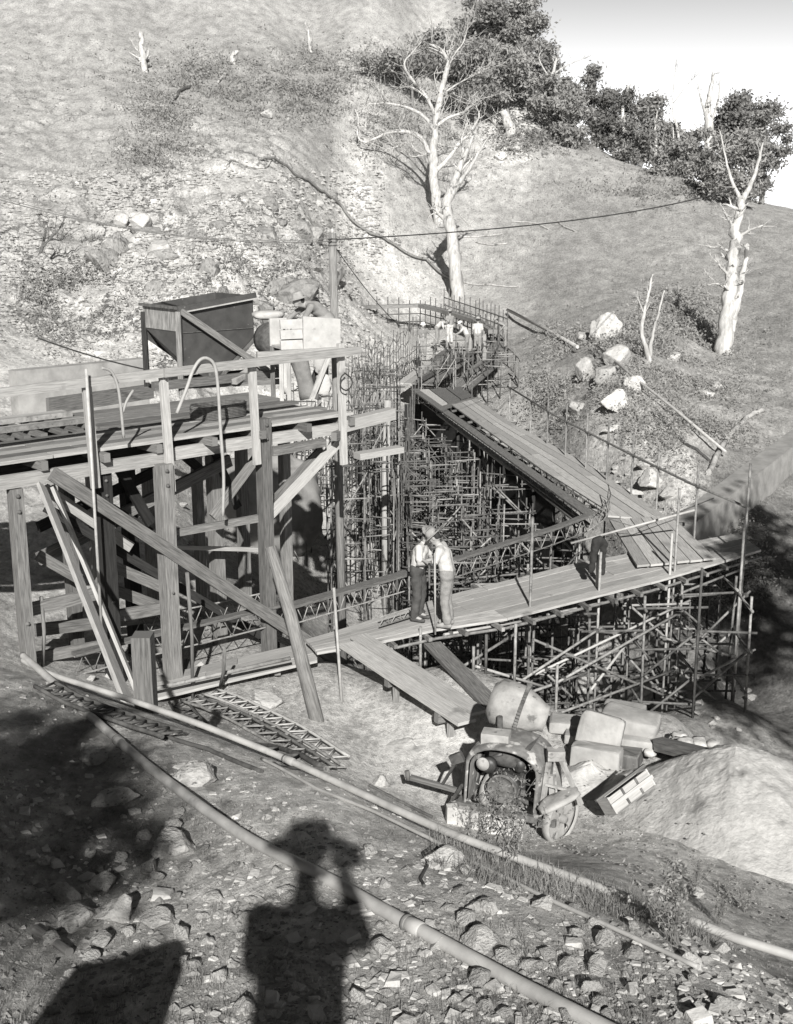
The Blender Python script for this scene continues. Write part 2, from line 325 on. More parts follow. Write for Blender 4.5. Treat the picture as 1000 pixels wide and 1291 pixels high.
def ground_mat():
    m = bpy.data.materials.new('ground_cover'); m.use_nodes = True; t = m.node_tree; N = t.nodes; L = t.links; b = N['Principled BSDF']
    b.inputs['Roughness'].default_value = .95; b.inputs['Specular IOR Level'].default_value = .1
    ge = N.new('ShaderNodeNewGeometry'); at2 = N.new('ShaderNodeAttribute'); at2.attribute_name = 'cover'; at3 = N.new('ShaderNodeAttribute'); at3.attribute_name = 'stony'
    mpp = N.new('ShaderNodeMapping'); mpp.inputs['Scale'].default_value = (1, .5, 1); L.new(ge.outputs['Position'], mpp.inputs[0])
    def nt_(s, d=8, r=.65, k='ShaderNodeTexNoise'):
        n = N.new(k); n.inputs['Scale'].default_value = s
        if k == 'ShaderNodeTexNoise': n.inputs['Detail'].default_value = d; n.inputs['Roughness'].default_value = r
        L.new(mpp.outputs[0], n.inputs['Vector']); return n
    def math_(op, a, b_=None, c=None):
        n = N.new('ShaderNodeMath'); n.operation = op
        for i, x in enumerate((a, b_, c)):
            if x is None: continue
            if isinstance(x, (int, float)): n.inputs[i].default_value = x
            else: L.new(x, n.inputs[i])
        return n.outputs[0]
    n1 = nt_(.12, 10, .62); n2 = nt_(1.3, 10, .72); n3 = nt_(9, 8, .75)
    def mr(x, a, b_, c, d):
        n = N.new('ShaderNodeMapRange'); L.new(x, n.inputs[0]); n.inputs[1].default_value = a; n.inputs[2].default_value = b_; n.inputs[3].default_value = c; n.inputs[4].default_value = d; return n.outputs[0]
    f = math_('MULTIPLY', mr(n1.outputs[0], .3, .7, 1.0, 1.5), mr(n2.outputs[0], .32, .68, .62, 1.35))
    f = math_('MULTIPLY', f, mr(n3.outputs[0], .3, .7, .5, 1.5))
    # tufts of dark scrub and grass
    n4 = nt_(2.6, 6, .8); tuft = mr(n4.outputs[0], .57, .66, 1, .5); f = math_('MULTIPLY', f, tuft)
    vo = N.new('ShaderNodeTexVoronoi'); vo.feature = 'DISTANCE_TO_EDGE'; vo.inputs['Scale'].default_value = .55
    ad = N.new('ShaderNodeVectorMath'); ad.operation = 'MULTIPLY_ADD'; L.new(n2.outputs['Color'], ad.inputs[0]); ad.inputs[1].default_value = (2.2, 2.2, 2.2); L.new(mpp.outputs[0], ad.inputs[2]); L.new(ad.outputs[0], vo.inputs['Vector'])
    crack = mr(vo.outputs[0], .0, .045, .28, 1.0); cmask = math_('MULTIPLY', mr(at3.outputs['Fac'], .2, .42, 0, 1), mr(n1.outputs[0], .42, .56, 0, 1))
    f = math_('MULTIPLY', f, math_('ADD', math_('MULTIPLY', math_('SUBTRACT', crack, 1.0), cmask), 1.0))
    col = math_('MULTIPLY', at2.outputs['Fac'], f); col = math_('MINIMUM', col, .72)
    cb = N.new('ShaderNodeCombineColor'); L.new(col, cb.inputs[0]); L.new(math_('MULTIPLY', col, .985), cb.inputs[1]); L.new(math_('MULTIPLY', col, .955), cb.inputs[2])
    L.new(cb.outputs[0], b.inputs['Base Color'])
    h = math_('ADD', math_('MULTIPLY', n2.outputs[0], .5), math_('MULTIPLY', n3.outputs[0], .12))
    n5 = nt_(.55, 12, .78); n5.noise_type = 'RIDGED_MULTIFRACTAL'
    h = math_('ADD', h, math_('MULTIPLY', math_('MULTIPLY', crack, cmask), .35))
    h = math_('ADD', h, math_('MULTIPLY', math_('MULTIPLY', math_('MINIMUM', n5.outputs[0], 1.4), 2.2), at3.outputs['Fac']))
    bp = N.new('ShaderNodeBump'); bp.inputs['Strength'].default_value = .9; bp.inputs['Distance'].default_value = .28
    L.new(h, bp.inputs['Height']); L.new(bp.outputs[0], b.inputs['Normal'])
    return m
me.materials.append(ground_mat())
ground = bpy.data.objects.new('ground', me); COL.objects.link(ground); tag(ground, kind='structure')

from mathutils.bvhtree import BVHTree
BV = BVHTree.FromPolygons([tuple(p) for p in np.c_[X, Y, Z].tolist()], Q[:, ::-1].tolist())
# ================================================================ LEFT TRESTLE
UP = V((0, 0, 1)); ZD = 3.55
EA = on(50, 575, ZD); EB = on(440, 520, ZD); E = (EB - EA).normalized(); NB = V((-E.y, E.x, 0))   # along the trestle, and away from the camera
def tr(s, b, z): q = EA + E * s + NB * b; return V((q.x, q.y, z))                               # trestle coordinates
LEN = (EB - EA).length
def spx(px, z=ZD, b=0):
    """distance along the trestle front that shows at column px"""
    lo, hi = -6, LEN + 4
    for _ in range(40):
        m = (lo + hi) / 2; q = tr(m, b, z); x = CX + F * q.x / dist(q)
        if x < px: lo = m
        else: hi = m
    return lo
T = thing('timber_trestle', 'tall weathered timber trestle walkway with plank deck, rail and crossed braces at the left', 'trestle', tr(LEN * .5, .6, -.4))
def part(name, mat, par, fn): m = MB(); fn(m); return m.build(name, mat, par)
for k in range(6):
    for (s0, s1) in ((-5, .2 + (k % 3) * .5), (.22 + (k % 3) * .5, 3.1 + (k % 2) * .7), (3.12 + (k % 2) * .7, LEN + .1 - .12 * (k % 3))):
        part('deck_plank', 'wood' if k % 2 else 'plank', T, lambda m: m.beam(tr(s0, .12 + k * .235, ZD - .03 + rng.uniform(-.006, .006)), tr(s1, .12 + k * .235, ZD - .03 + rng.uniform(-.006, .006)), .225, .05))
s = -4.6
while s < LEN + .1:
    part('joist', 'wood', T, lambda m: m.beam(tr(s, -.16 + rng.uniform(-.06, .04), ZD - .12), tr(s, 3.4, ZD - .12), .1, .13)); s += .92
for b in (.5, .95, 1.8, 2.3, 2.7): part('bearer', 'darkwood', T, lambda m: m.beam(tr(-5, b, ZD - .34), tr(LEN, b, ZD - .3), .12, .3))  # near-black bearers added to darken the space below the deck
for b, z in ((-.02, ZD - .29), (1.35, ZD - .29), (3.1, ZD - .29)):
    part('bearer', 'plank' if b < 0 else 'wood', T, lambda m: m.beam(tr(-5, b, z), tr(spx(215), b, z + .0), .09, .19))
    part('bearer', 'plank' if b < 0 else 'wood', T, lambda m: m.beam(tr(spx(205), b + .1, z + .02), tr(LEN, b + .1, z + .03), .08, .19))
# second level of runners right at the end
part('packing_block', 'wood', T, lambda m: m.beam(tr(LEN - 1.7, -.05, ZD - .45), tr(LEN - .6, -.05, ZD - .43), .16, .12))
part('packing_block', 'wood', T, lambda m: m.beam(tr(LEN - .5, -.2, ZD - .33), tr(LEN + .5, .4, ZD - .36), .1, .14))
part('packing_block', 'paledeal', T, lambda m: m.beam(tr(LEN - .2, -.05, ZD - .2), tr(LEN + .9, -.1, ZD - .1), .2, .2))
# posts and braces, darkwood ones carrying their shade in the colour
def post(px, b, z1, w, top=ZD - .4, name='post', mat='wood', lean=0):
    s = spx(px, 1.5, b); q0 = tr(s + lean, b, 0); z0 = H(q0.x, q0.y) - .15
    q0.z = z0; q1 = tr(s, b, top); part(name, mat, T, lambda m: m.beam(q0, q1, w, w, up=E))
    if b < .2:
        for z_ in (top - .1, top - .32, 1.2): c_ = tr(s, b, z_) - NB * (w * .5); part('bolt', 'rust', T, lambda m: m.lathe([(.001, -.03), (.022, -.028), (.022, 0), (.035, .0), (.035, .008), (.001, .01)], c_, NB, 8))
    return s
post(30, 0, 0, .17); post(137, .1, 0, .2, mat='darkwood'); post(212, -.12, 0, .22, top=ZD - .35); post(336, 0, 0, .19, top=ZD + .1)
post(90, 1.35, 0, .18); post(165, 1.4, 0, .2, mat='darkwood'); post(272, 1.4, 0, .2); post(380 - 20, 1.5, 0, .16, top=ZD - .4)
post(120, 3.1, 0, .18); post(190, 3.1, 0, .2, mat='wood'); post(250, 3.0, 0, .16, mat='wood'); post(306, 3.0, 0, .18)
def brace(a, b_, w=.07, h=.2, mat='wood', off=-.1, off2=None, name='brace'):
    """a plank between two points of a vertical plane set 'off' metres behind the trestle front"""
    def hit(px, py, o):
        r = ray(px, py); o0 = V((0, 0, CZ)); p0 = EA + NB * o; t = (p0 - o0).dot(NB) / r.dot(NB); return o0 + r * t
    p, q = hit(*a, off), hit(*b_, off if off2 is None else off2)
    part(name, mat, T, lambda m: m.beam(p, q, w, h, up=NB.cross(q - p)))
brace((66, 597), (432, 838), .08, .2, off=-.24)
brace((58, 640), (440, 868), .08, .14, 'darkwood', off=.7)
brace((48, 585), (215, 690), .08, .2, 'darkwood', off=1.0)
brace((335, 655), (428, 556), .07, .16, 'paledeal', off=.05); brace((336, 640), (405, 565), .05, .12, 'wood', off=.25)
brace((268, 652), (330, 568), .07, .15, 'wood', off=.5); brace((270, 570), (300, 640), .06, .14, 'darkwood', off=1.3)
brace((214, 673), (345, 650), .07, .12, 'wood', off=.1, name='girt'); brace((214, 690), (330, 693), .05, .07, 'paledeal', off=.9, name='girt')
brace((150, 650), (290, 580), .08, .2, 'wood', off=1.2); brace((150, 590), (190, 660), .08, .16, 'darkwood', off=.8)
brace((48, 705), (210, 625), .07, .2, 'wood', off=1.6); brace((48, 665), (215, 585), .08, .16, 'darkwood', off=1.4)
brace((48, 700), (100, 730), .06, .16, 'wood', off=.7); brace((138, 712), (208, 742), .06, .17, 'wood', off=.6, name='girt')
brace((120, 735), (210, 768), .07, .18, 'wood', off=.9, name='girt'); brace((150, 776), (212, 765), .08, .18, 'wood', off=.3, name='girt')
brace((40, 768), (122, 748), .07, .19, 'wood', off=.3, name='girt'); brace((40, 795), (215, 775), .07, .19, 'wood', off=.9, name='girt'); brace((40, 830), (140, 812), .07, .17, 'wood', off=.6, name='girt')
brace((55, 615), (165, 690), .06, .16, 'plank', off=.5); brace((215, 560), (262, 600), .06, .15, 'darkwood', off=2.0)
# rail
def railpost(px, top, bot, mat='plank'):
    s = spx(px, 4.2, -.1); part('rail_post', mat, T, lambda m: m.beam(tr(s, -.13, bot), tr(s - .05, -.13, top), .13, .06, up=NB)); return s
s1 = railpost(113, 4.62, 3.0); s2 = railpost(209, 4.60, 2.75); s3 = railpost(320, 4.60, 2.95); s4 = railpost(431, 4.75, 2.7)
part('handrail', 'plank', T, lambda m: m.beam(tr(-5, -.2, 4.42), tr(s2 + .1, -.2, 4.57), .05, .13))
part('handrail', 'plank', T, lambda m: m.beam(tr(s2 - .1, -.255, 4.57), tr(LEN + .05, -.255, 4.62), .05, .13))
# tramway on the back half of the deck
for k in range(26):
    s = -4.8 + k * .3 + rng.uniform(-.04, .04)
    if s > spx(200): break
    part('sleeper', 'wood', T, lambda m: m.beam(tr(s, 1.62, ZD - .035), tr(s, 3.3, ZD - .035), .11, .07))
for b in (2.0, 2.2, 2.75, 2.95, 3.1): part('rail' if b in (2.0, 2.75) else 'runner_board', 'tube' if b in (2.0, 2.75) else 'plank', T, lambda m: m.beam(tr(-5, b, ZD + .045), tr(spx(185 + b * 6), b, ZD + .05), .05 if b in (2.0, 2.75) else .15, .08 if b in (2.0, 2.75) else .03))
for k in range(4): part('runner_board', 'wood', T, lambda m: m.beam(tr(spx(190), 1.7 + k * .4, ZD - .02), tr(LEN + .1, 1.7 + k * .4, ZD - .02), .36, .05))
# hoses and poles hanging over the rail
def hang(name, pts, r, mat, label, cat, off=-.31, n=7):
    def hit(px, py, o=off):
        rr = ray(px, py); o0 = V((0, 0, CZ)); p0 = EA + NB * o; return o0 + rr * ((p0 - o0).dot(NB) / rr.dot(NB))
    P = [hit(*p) for p in pts]; Q_ = []
    for i in range(len(P) - 1):
        p0 = P[max(i - 1, 0)]; p1 = P[i]; p2 = P[i + 1]; p3 = P[min(i + 2, len(P) - 1)]
        for k in range(5):
            t = k / 5; Q_.append(.5 * ((2 * p1) + (p2 - p0) * t + (2 * p0 - 5 * p1 + 4 * p2 - p3) * t * t + (3 * p1 - p0 - 3 * p2 + p3) * t ** 3))
    Q_.append(P[-1]); m = MB(); m.tube(Q_, r, n); return solo(name, m, mat, label, cat, P[-1])
hang('hose', [(223,521),(236,488),(243,468),(252,454),(262,452),(271,462),(275,490),(278,540),(282,600),(281,650)], .026, 'rope', 'pale hose looped over the trestle rail and dangling far below the deck', 'hose', -.33)
hang('hose', [(128,464),(140,468),(148,485),(152,510),(156,552)], .022, 'rope', 'short pale hose hooked over the trestle rail beside the first rail post', 'hose', -.33)
hang('hose', [(168,492),(160,505),(155,520)], .02, 'rope', 'stub of hose branching from the short hose on the trestle rail', 'hose', -.3)
m = MB(); a_ = tr(spx(110, 4.5, -.35), -.35, 4.75); b_ = tr(spx(128, 1, -.35), -.35, .9); m.tube([a_, b_], .022, 8); solo('pole', m, 'tubepale', 'long thin pale pole hanging straight down in front of the first trestle rail post', 'pole', b_)
hang('rope', [(434,470),(442,476),(444,484),(438,492),(430,488),(430,476),(436,470)], .012, 'darkwire', 'small coil of dark rope hung on the rail post below the cement bin', 'rope', -.3)
m = MB()
for k in range(9): m.tube([tr(LEN - 1.9 + .5 * math.cos(t) * (1 + .05 * rng.random()), 1.1 + .3 * math.sin(t), ZD + .02 + .025 * k + .01 * math.sin(3 * t)) for t in [2 * math.pi * i / 20 for i in range(21)]], .014, 5, caps=False)
solo('cable_coil', m, 'rust', 'coil of dark cable lying on the trestle deck beneath the hopper', 'cable coil', tr(LEN - 1.9, 1.1, ZD))
# ---------------------------------------------------------------- hopper
c0 = at(226, 391, 22.0); fx = V((.745, .667, 0)); fy = V((-.667, .745, 0))
def hp(a, b, z): q = c0 + fx * a + fy * b; return V((q.x, q.y, z))
HP = thing('steel_hopper', 'large dark steel hopper with slanting bottom standing in a timber frame on the trestle', 'hopper', hp(.8, .6, ZD))
A1, B1 = 1.66, 1.3
zt0, zt1, zm = 5.12, 5.30, 4.42
def face(m, pts, th, nrm): m.plate(pts, th, nrm)
part('front_panel', 'darksteel', HP, lambda m: face(m, [hp(0, 0, 4.15), hp(.42, 0, 3.86), hp(.7, 0, 3.74), hp(1.1, 0, 4.02), hp(A1, 0, 4.5), hp(A1, 0, zt1), hp(0, 0, zt0)], .012, fy))
part('side_panel', 'streaked', HP, lambda m: face(m, [hp(-.004, 0, 4.7), hp(-.004, B1, 4.7), hp(-.004, B1, zt0), hp(-.004, 0, zt0)], .012, fx))
part('side_chute', 'darksteel', HP, lambda m: face(m, [hp(-.004, .0, 4.15), hp(.45, B1 * .5, 3.9), hp(-.004, B1, 4.7), hp(-.004, 0, 4.7)], .012, fx))
part('back_panel', 'darksteel', HP, lambda m: face(m, [hp(0, B1, 4.5), hp(.7, B1, 4.0), hp(A1, B1, 4.5), hp(A1, B1, zt1), hp(0, B1, zt0)], .012, -fy))
part('end_panel', 'darksteel', HP, lambda m: face(m, [hp(A1, 0, 4.5), hp(A1, B1, 4.5), hp(A1, B1, zt1), hp(A1, 0, zt1)], .012, -fx))
part('chute_plate', 'darksteel', HP, lambda m: face(m, [hp(.7, 0, 3.74), hp(.7, B1, 4.0), hp(A1, B1, 4.5), hp(A1, 0, 4.5)], .012, UP))
part('rim', 'darksteel', HP, lambda m: m.beam(hp(-.05, -.03, zt0 + .0), hp(A1 + .05, -.03, zt1 + .0), .05, .11))
part('rim', 'tubepale', HP, lambda m: m.beam(hp(.05, -.07, zt0 - .055), hp(A1 + .05, -.07, zt1 - .055), .04, .022))
part('rim', 'rust', HP, lambda m: m.beam(hp(-.04, 0, zt0 + .02), hp(-.04, B1 + .05, zt0 + .02), .07, .05))
part('seam', 'rust', HP, lambda m: m.beam(hp(0, -.012, 4.68), hp(A1, -.012, 4.68), .02, .014))
part('corner_post', 'wood', HP, lambda m: m.beam(hp(-.06, -.06, ZD), hp(-.06, -.06, 5.08), .13, .1))
part('leg', 'darkwood', HP, lambda m: m.beam(hp(0, B1, ZD), hp(0, B1, 5.0), .1, .1)); part('leg', 'darkwood', HP, lambda m: m.beam(hp(A1, B1, ZD), hp(A1, B1, 4.6), .1, .1))
part('brace', 'wood', HP, lambda m: m.beam(hp(-.02, -.1, 5.08), hp(1.9, -.1, 3.82), .06, .12, up=UP)); part('brace', 'darksteel', HP, lambda m: m.beam(hp(0, -.04, 4.13), hp(.72, -.04, 3.7), .05, .06))
part('brace', 'rust', HP, lambda m: m.beam(hp(.72, -.04, 3.7), hp(A1, -.04, 4.47), .05, .06)); part('brace', 'wood', HP, lambda m: m.beam(hp(A1 + .1, -.1, 5.1), hp(A1 + .55, -.1, 3.7), .06, .1))
part('beam', 'wood', HP, lambda m: m.beam(hp(-.7, -.12, 3.76), hp(2.4, -.12, 3.76), .12, .16)); part('beam', 'darkwood', HP, lambda m: m.beam(hp(-.4, .5, 3.72), hp(2.3, .5, 3.72), .12, .16)); part('beam', 'wood', HP, lambda m: m.beam(hp(.1, .2, 3.66), hp(2.2, -.35, 3.62), .1, .1))
part('gate', 'rust', HP, lambda m: m.box(hp(.66, -.03, 3.86), (.16, .05, .18)))
part('packing', 'plank', HP, lambda m: m.beam(hp(1.0, -.2, 3.7), hp(1.9, .1, 3.95), .16, .1))
# pale weighing gear by the hopper's left foot
m = MB(); q = hp(-.45, .1, 3.86)
m.box(q, (.42, .3, .1)); m.tube([q + V((-.2, 0, .1)), q + V((.25, .1, .14))], .06, 10); m.tube([q + V((-.25, -.1, .05)), q + V((.1, -.2, -.2))], .03, 8)
solo('iron_fitting', m, 'mixer', 'cement-crusted iron fitting on the trestle at the left foot of the hopper', 'fitting', q)
# pale sack on the rail top to the right
def blob(m, c, s, seed=0, n=10, amp=.12, rot=None, e=.7):
    """a lumpy pillow-like closed shape"""
    c = V(c); base = len(m.v); rings = []; rot = rot or Matrix.Identity(3)
    nu, nv = n * 2, n
    for i in range(nv + 1):
        th = math.pi * i / nv; ring = []
        for j in range(nu):
            ph = 2 * math.pi * j / nu; d = V((math.sin(th) * math.cos(ph), math.sin(th) * math.sin(ph), math.cos(th)))
            q = V([math.copysign(abs(k) ** e, k) for k in d]); q *= 1 + amp * noise.noise(d * 2.2 + V((seed * 3.1, seed, 1))) + amp * .5 * noise.noise(d * 6 + V((seed, 2, seed)))
            ring.append(c + rot @ V((q.x * s[0], q.y * s[1], q.z * s[2])))
        rings.append(ring)
    m.loft(rings, [i / nv for i in range(nv + 1)], [k / nu for k in range(nu + 1)], caps=False, smooth=True); return m
m = MB(); q = at(338, 397, 22.4); blob(m, q, (.3, .18, .085), 4, rot=Matrix.Rotation(.4, 3, 'Z')); solo('sack', m, 'tarp', 'pale limp sack draped behind the top of the dark hopper', 'sack', q)
m = MB(); q = at(345, 428, 22.3); m.lathe([(.01, -.26), (.3, -.25), (.33, -.1), (.33, .1), (.3, .25), (.01, .26)], q, V((.5, -.8, .05)), 26); q.z = ZD; solo('barrel', m, 'rust', 'dark round barrel on its side between the hopper and the white bin', 'barrel', q)
# ---------------------------------------------------------------- bin
bq = at(383, 440, 21.4); bx = V((.90, .43, 0)).normalized(); by = V((-bx.y, bx.x, 0))
def bp_(a, b, z): q = bq + bx * a + by * b; return V((q.x, q.y, z))
BN = thing('cement_bin', 'whitewashed box bin with canvas chute on crossed legs beside the pole', 'bin', bp_(.2, .3, ZD))
zb, zt = 4.47, 5.0
part('front_panel', 'white', BN, lambda m: m.hexa([bp_(0, 0, zb), bp_(.72, 0, zb), bp_(.72, .04, zb), bp_(0, .04, zb)], [bp_(0, 0, zt + .05), bp_(.72, 0, zt - .02), bp_(.72, .04, zt - .02), bp_(0, .04, zt + .05)]))
part('louvre_panel', 'white', BN, lambda m: [m.hexa([bp_(-.42, .02, zb + k * .185), bp_(-.004, .02, zb + k * .185), bp_(-.004, .07, zb + k * .185), bp_(-.42, .07, zb + k * .185)], [bp_(-.42, .05, zb + k * .185 + .16), bp_(-.004, .05, zb + k * .185 + .16), bp_(-.004, .09, zb + k * .185 + .16), bp_(-.42, .09, zb + k * .185 + .16)]) for k in range(3)])
part('side_panel', 'white', BN, lambda m: m.hexa([bp_(.68, .05, zb), bp_(.72, .05, zb), bp_(.72, .6, zb), bp_(.68, .6, zb)], [bp_(.68, .05, zt - .03), bp_(.72, .05, zt - .03), bp_(.72, .6, zt - .03), bp_(.68, .6, zt - .03)]))
part('back_panel', 'white', BN, lambda m: m.beam(bp_(-.42, .62, 4.73), bp_(.72, .62, 4.73), .04, .5))
part('floor_panel', 'white', BN, lambda m: m.beam(bp_(-.4, .35, zb + .02), bp_(.66, .35, zb + .02), .5, .04))
part('beam', 'plank', BN, lambda m: m.beam(bp_(-.9, -.03, zb - .06), bp_(.74, -.03, zb - .04), .08, .1))
for a in (-.42, -.28, .7): part('leg', 'plank', BN, lambda m: m.beam(bp_(a, 0.04, ZD), bp_(a, .04, zb - .01), .09, .07)); 
for a in (-.4, .66): part('leg', 'wood', BN, lambda m: m.beam(bp_(a, .56, ZD), bp_(a, .56, zb), .08, .08))
part('brace', 'plank', BN, lambda m: m.beam(bp_(.12, -.02, ZD), bp_(.5, -.02, zb - .1), .05, .09)); part('brace', 'darkwood', BN, lambda m: m.beam(bp_(.16, .3, ZD), bp_(.5, .3, zb - .1), .05, .09))
def chute(m):
    rings = []
    for i in range(9):
        t = i / 8; c = bp_(-.08 + .22 * t, .2 - .1 * t, zb - .0 - (zb - ZD) * t); r = .2 - .05 * math.sin(t * 3)
        rings.append([c + V((math.cos(a) * r, math.sin(a) * r * .7, .03 * math.sin(a * 3 + t * 6))) for a in [2 * math.pi * k / 14 for k in range(14)]])
    m.loft(rings, [i * .1 for i in range(9)], [k * .05 for k in range(15)], smooth=True)
part('canvas_chute', 'greycloth', BN, chute)
part('canvas_flap', 'tarp', BN, lambda m: blob(m, bp_(.36, .1, 4.22), (.13, .06, .2), 8, amp=.3)); part('canvas_flap', 'tarp', BN, lambda m: blob(m, bp_(.42, .12, 3.78), (.14, .08, .2), 5, amp=.3)); part('canvas_flap', 'tarp', BN, lambda m: blob(m, bp_(-.34, .12, 4.05), (.08, .06, .4), 15, amp=.3))
# ---------------------------------------------------------------- utility pole and cables
pt_ = at(419, 294, 22.2); pb_ = V((pt_.x + .12, pt_.y, 0)); pb_.z = H(pb_.x, pb_.y) - .3
PL = thing('utility_pole', 'upright round timber pole carrying cables above the white bin', 'pole', pb_)
part('shaft', 'wood', PL, lambda m: m.tube([pb_, pt_], .09, 12, .075)); 
for z in (.1, .16, .22): part('wire_band', 'rust', PL, lambda m: m.lathe([(.083, -.012), (.086, 0), (.083, .012)], pt_ + V((0, 0, -z)), n=14, caps=False))
part('insulator', 'white', PL, lambda m: m.lathe([(.01, 0), (.035, .01), (.03, .04), (.036, .06), (.01, .09)], pt_ + V((.0, 0, .0)), n=12))
def sag(a, b, s, n=24): return [a.lerp(b, i / n) - V((0, 0, 4 * s * (i / n) * (1 - i / n))) for i in range(n + 1)]
for k, dz in ((0, 0), (1, .05)):
    a = at(-40, 240, 19) + V((0, 0, dz)); m = MB(); m.tube(sag(a, pt_ + V((0, -.1, -.14 + dz)), .28 + .03 * k), .008, 6)
    solo('cable', m, 'wire', ['pale cable from the left edge to the timber pole, lower of the pair', 'pale cable from the left edge to the timber pole, upper of the pair'][k], 'cable', pt_, 'cables slung to the pole')
TCX = at(931, 236, 54)
m = MB(); m.tube(sag(pt_ + V((0, .1, -.12)), TCX, .35), .012, 5, .028); solo('cable', m, 'darkwire', 'thin dark cable from the timber pole across the hill to the right', 'cable', pt_)
m = MB(); m.tube(sag(pt_ + V((.05, 0, -.25)), at(505, 412, 30), .1), .009, 5); solo('cable', m, 'darkwire', 'dark guy wire slanting down to the right from the timber pole', 'cable', pt_)
m = MB(); a = at(48, 426, 20.5); b = hp(-.5, .1, 4.0); m.tube(sag(a, b, .05), .014, 6); solo('cable', m, 'darkwire', 'cable running from the left edge to the fitting at the hopper foot', 'cable', b)
# ---------------------------------------------------------------- concrete wall behind the trestle, at left
WL = thing('concrete_wall', 'low pale concrete retaining wall on the hillside behind the trestle at left', 'wall', g(120, 500))
a, b = at(20, 468, 29), at(186, 452, 31.5); h_ = 2.0; d_ = (b - a).normalized(); nn = V((-d_.y, d_.x, 0))
part('wall_slab', 'concrete', WL, lambda m: m.hexa([a - UP * h_, b - UP * h_, b - UP * h_ + nn * .4, a - UP * h_ + nn * .4], [a, b, b + nn * .4, a + nn * .4]))
0 and part('coping', 'concrete', WL, lambda m: m.beam(a + UP * .045 + nn * .18, b + UP * .045 + nn * .18, .52, .09))
m = MB(); a2 = at(60, 512, 26); b2 = at(192, 493, 28.5); m.beam(a2, b2, .1, .34); solo('timber_board', m, 'wood', 'wide grey board lying on edge in front of the pale concrete wall', 'board', a2)
# ---------------------------------------------------------------- timbers leaning and standing in front of the trestle
def leaning(name, a, b, w, h, mat, label, cat, D0, D1, rnd=False):
    p, q = at(*a, D0), at(*b, D1); m = MB()
    if rnd: m.tube([p, p.lerp(q, .5) + V((.01, 0, .01)), q], w, 12, h, wob=.04)
    else: m.beam(p, q, w, h)
    return solo(name, m, mat, label, cat, q, 'timbers leaning on the trestle' if cat == 'prop' else None)
def leang(a, b, D0, **k):
    q = g(*b); return at(*a, D0), q
for (a, b, D0, w, h, mat, lab) in (((52, 612), (164, 888), 16.6, .05, .15, 'paledeal', 'long pale sawn board leaning against the left trestle, left of the pair'),
                                   ((66, 612), (178, 882), 16.9, .05, .14, 'plank', 'long grey sawn board leaning against the left trestle, right of the pair')):
    p, q = leang(a, b, D0); m = MB(); m.beam(p, q + V((0, 0, -.05)), w, h, up=V((0, -1, .3))); solo('board', m, mat, lab, 'board', q)
p, q = leang((341, 690), (401, 908), 17.6); m = MB(); m.tube([p, p.lerp(q, .4) + V((.02, 0, .01)), q + V((0, 0, -.08))], .085, 12, .11, wob=.04); solo('log_prop', m, 'wood', 'thick pale round log propped against the right end of the trestle', 'log prop', q)
q = g(185, 897); m = MB(); m.beam(q - V((0, 0, .1)), q + V((0, 0, .72)), .19, .17); solo('stump_post', m, 'wood', 'short thick squared post standing by the feet of the leaning boards', 'post', q)
q = g(431, 884); m = MB(); m.tube([q - V((0, 0, .05)), at(421, 741, dist(q) + .1)], .024, 8); SP = m.build('survey_pole', 'tubepale', None, q); tag(SP, 'thin pale pole standing upright on the dirt beside the plank ramp', 'pole')
for (a, b, D0, lab) in (((236, 722), (243, 880), 17.6, 'slim peeled sapling pole upright before the middle trestle post'), ((283, 820), (276, 874), 17.4, 'short crooked stick standing against the scaffold tube under the trestle'), ((52, 752), (54, 840), 17.3, 'short thin stake standing beside the leftmost boards')):
    p, q = leang(a, b, D0); m = MB(); m.tube([p, p.lerp(q, .5) + V((.03, 0, 0)), q], .03, 8, .025, wob=.08); solo('stake', m, 'wood', lab, 'stake', q)
m = MB(); p, q = at(192, 869, 17.6), at(366, 830, 18.6); m.tube([p, q], .032, 10); solo('scaffold_tube', m, 'tube', 'loose grey scaffold tube lying along the foot of the trestle posts', 'tube', p)
# ================================================================ WALKWAYS
def resample(P, n):
    P = [V(p) for p in P]; L = [0]
    for i in range(1, len(P)): L.append(L[-1] + (P[i] - P[i - 1]).length)
    out = []
    for k in range(n + 1):
        s = L[-1] * k / n; i = 0
        while i < len(P) - 2 and L[i + 1] < s: i += 1
        t = (s - L[i]) / max(1e-6, L[i + 1] - L[i]); out.append(P[i].lerp(P[i + 1], t))
    return out
def planks(par, Lp, Rp, n, cuts, th=.045, mats=('plank', 'wood'), name='plank', gap=.012, jit=.008, N_=24):
    Ls, Rs = resample(Lp, N_), resample(Rp, N_)
    for i in range(n):
        off = rng.randint(-2, 2)
        cs = [0] + [min(N_ - 1, max(1, c + off)) for c in cuts] + [N_]
        for c0_, c1_ in zip(cs[:-1], cs[1:]):
            if c1_ <= c0_: continue
            dz0, dz1 = rng.uniform(-jit, jit), rng.uniform(-jit, jit); m = MB(); rings = []; us = []; u = rng.random() * 40
            for k in range(c0_, c1_ + 1):
                a = Ls[k].lerp(Rs[k], (i + gap * 3) / n); b = Ls[k].lerp(Rs[k], (i + 1 - gap * 3) / n)
                if k == c0_ and k: s_ = (Ls[k + 1] - Ls[k]).normalized() * .008; a = a + s_; b = b + s_
                dz = dz0 + (dz1 - dz0) * (k - c0_) / (c1_ - c0_); z = V((0, 0, dz)); t_ = V((0, 0, -th))
                rings.append([a + z + t_, b + z + t_, b + z, a + z]); us.append(u + (Ls[k] - Ls[c0_]).length)
            ww = (rings[0][1] - rings[0][0]).length; o = rng.random() * 9
            m.loft(rings, us, [o, o + ww, o + ww + .04, o + 2 * ww + .04, o + 2 * ww + .08]); m.build(name, rng.choice(mats), par)
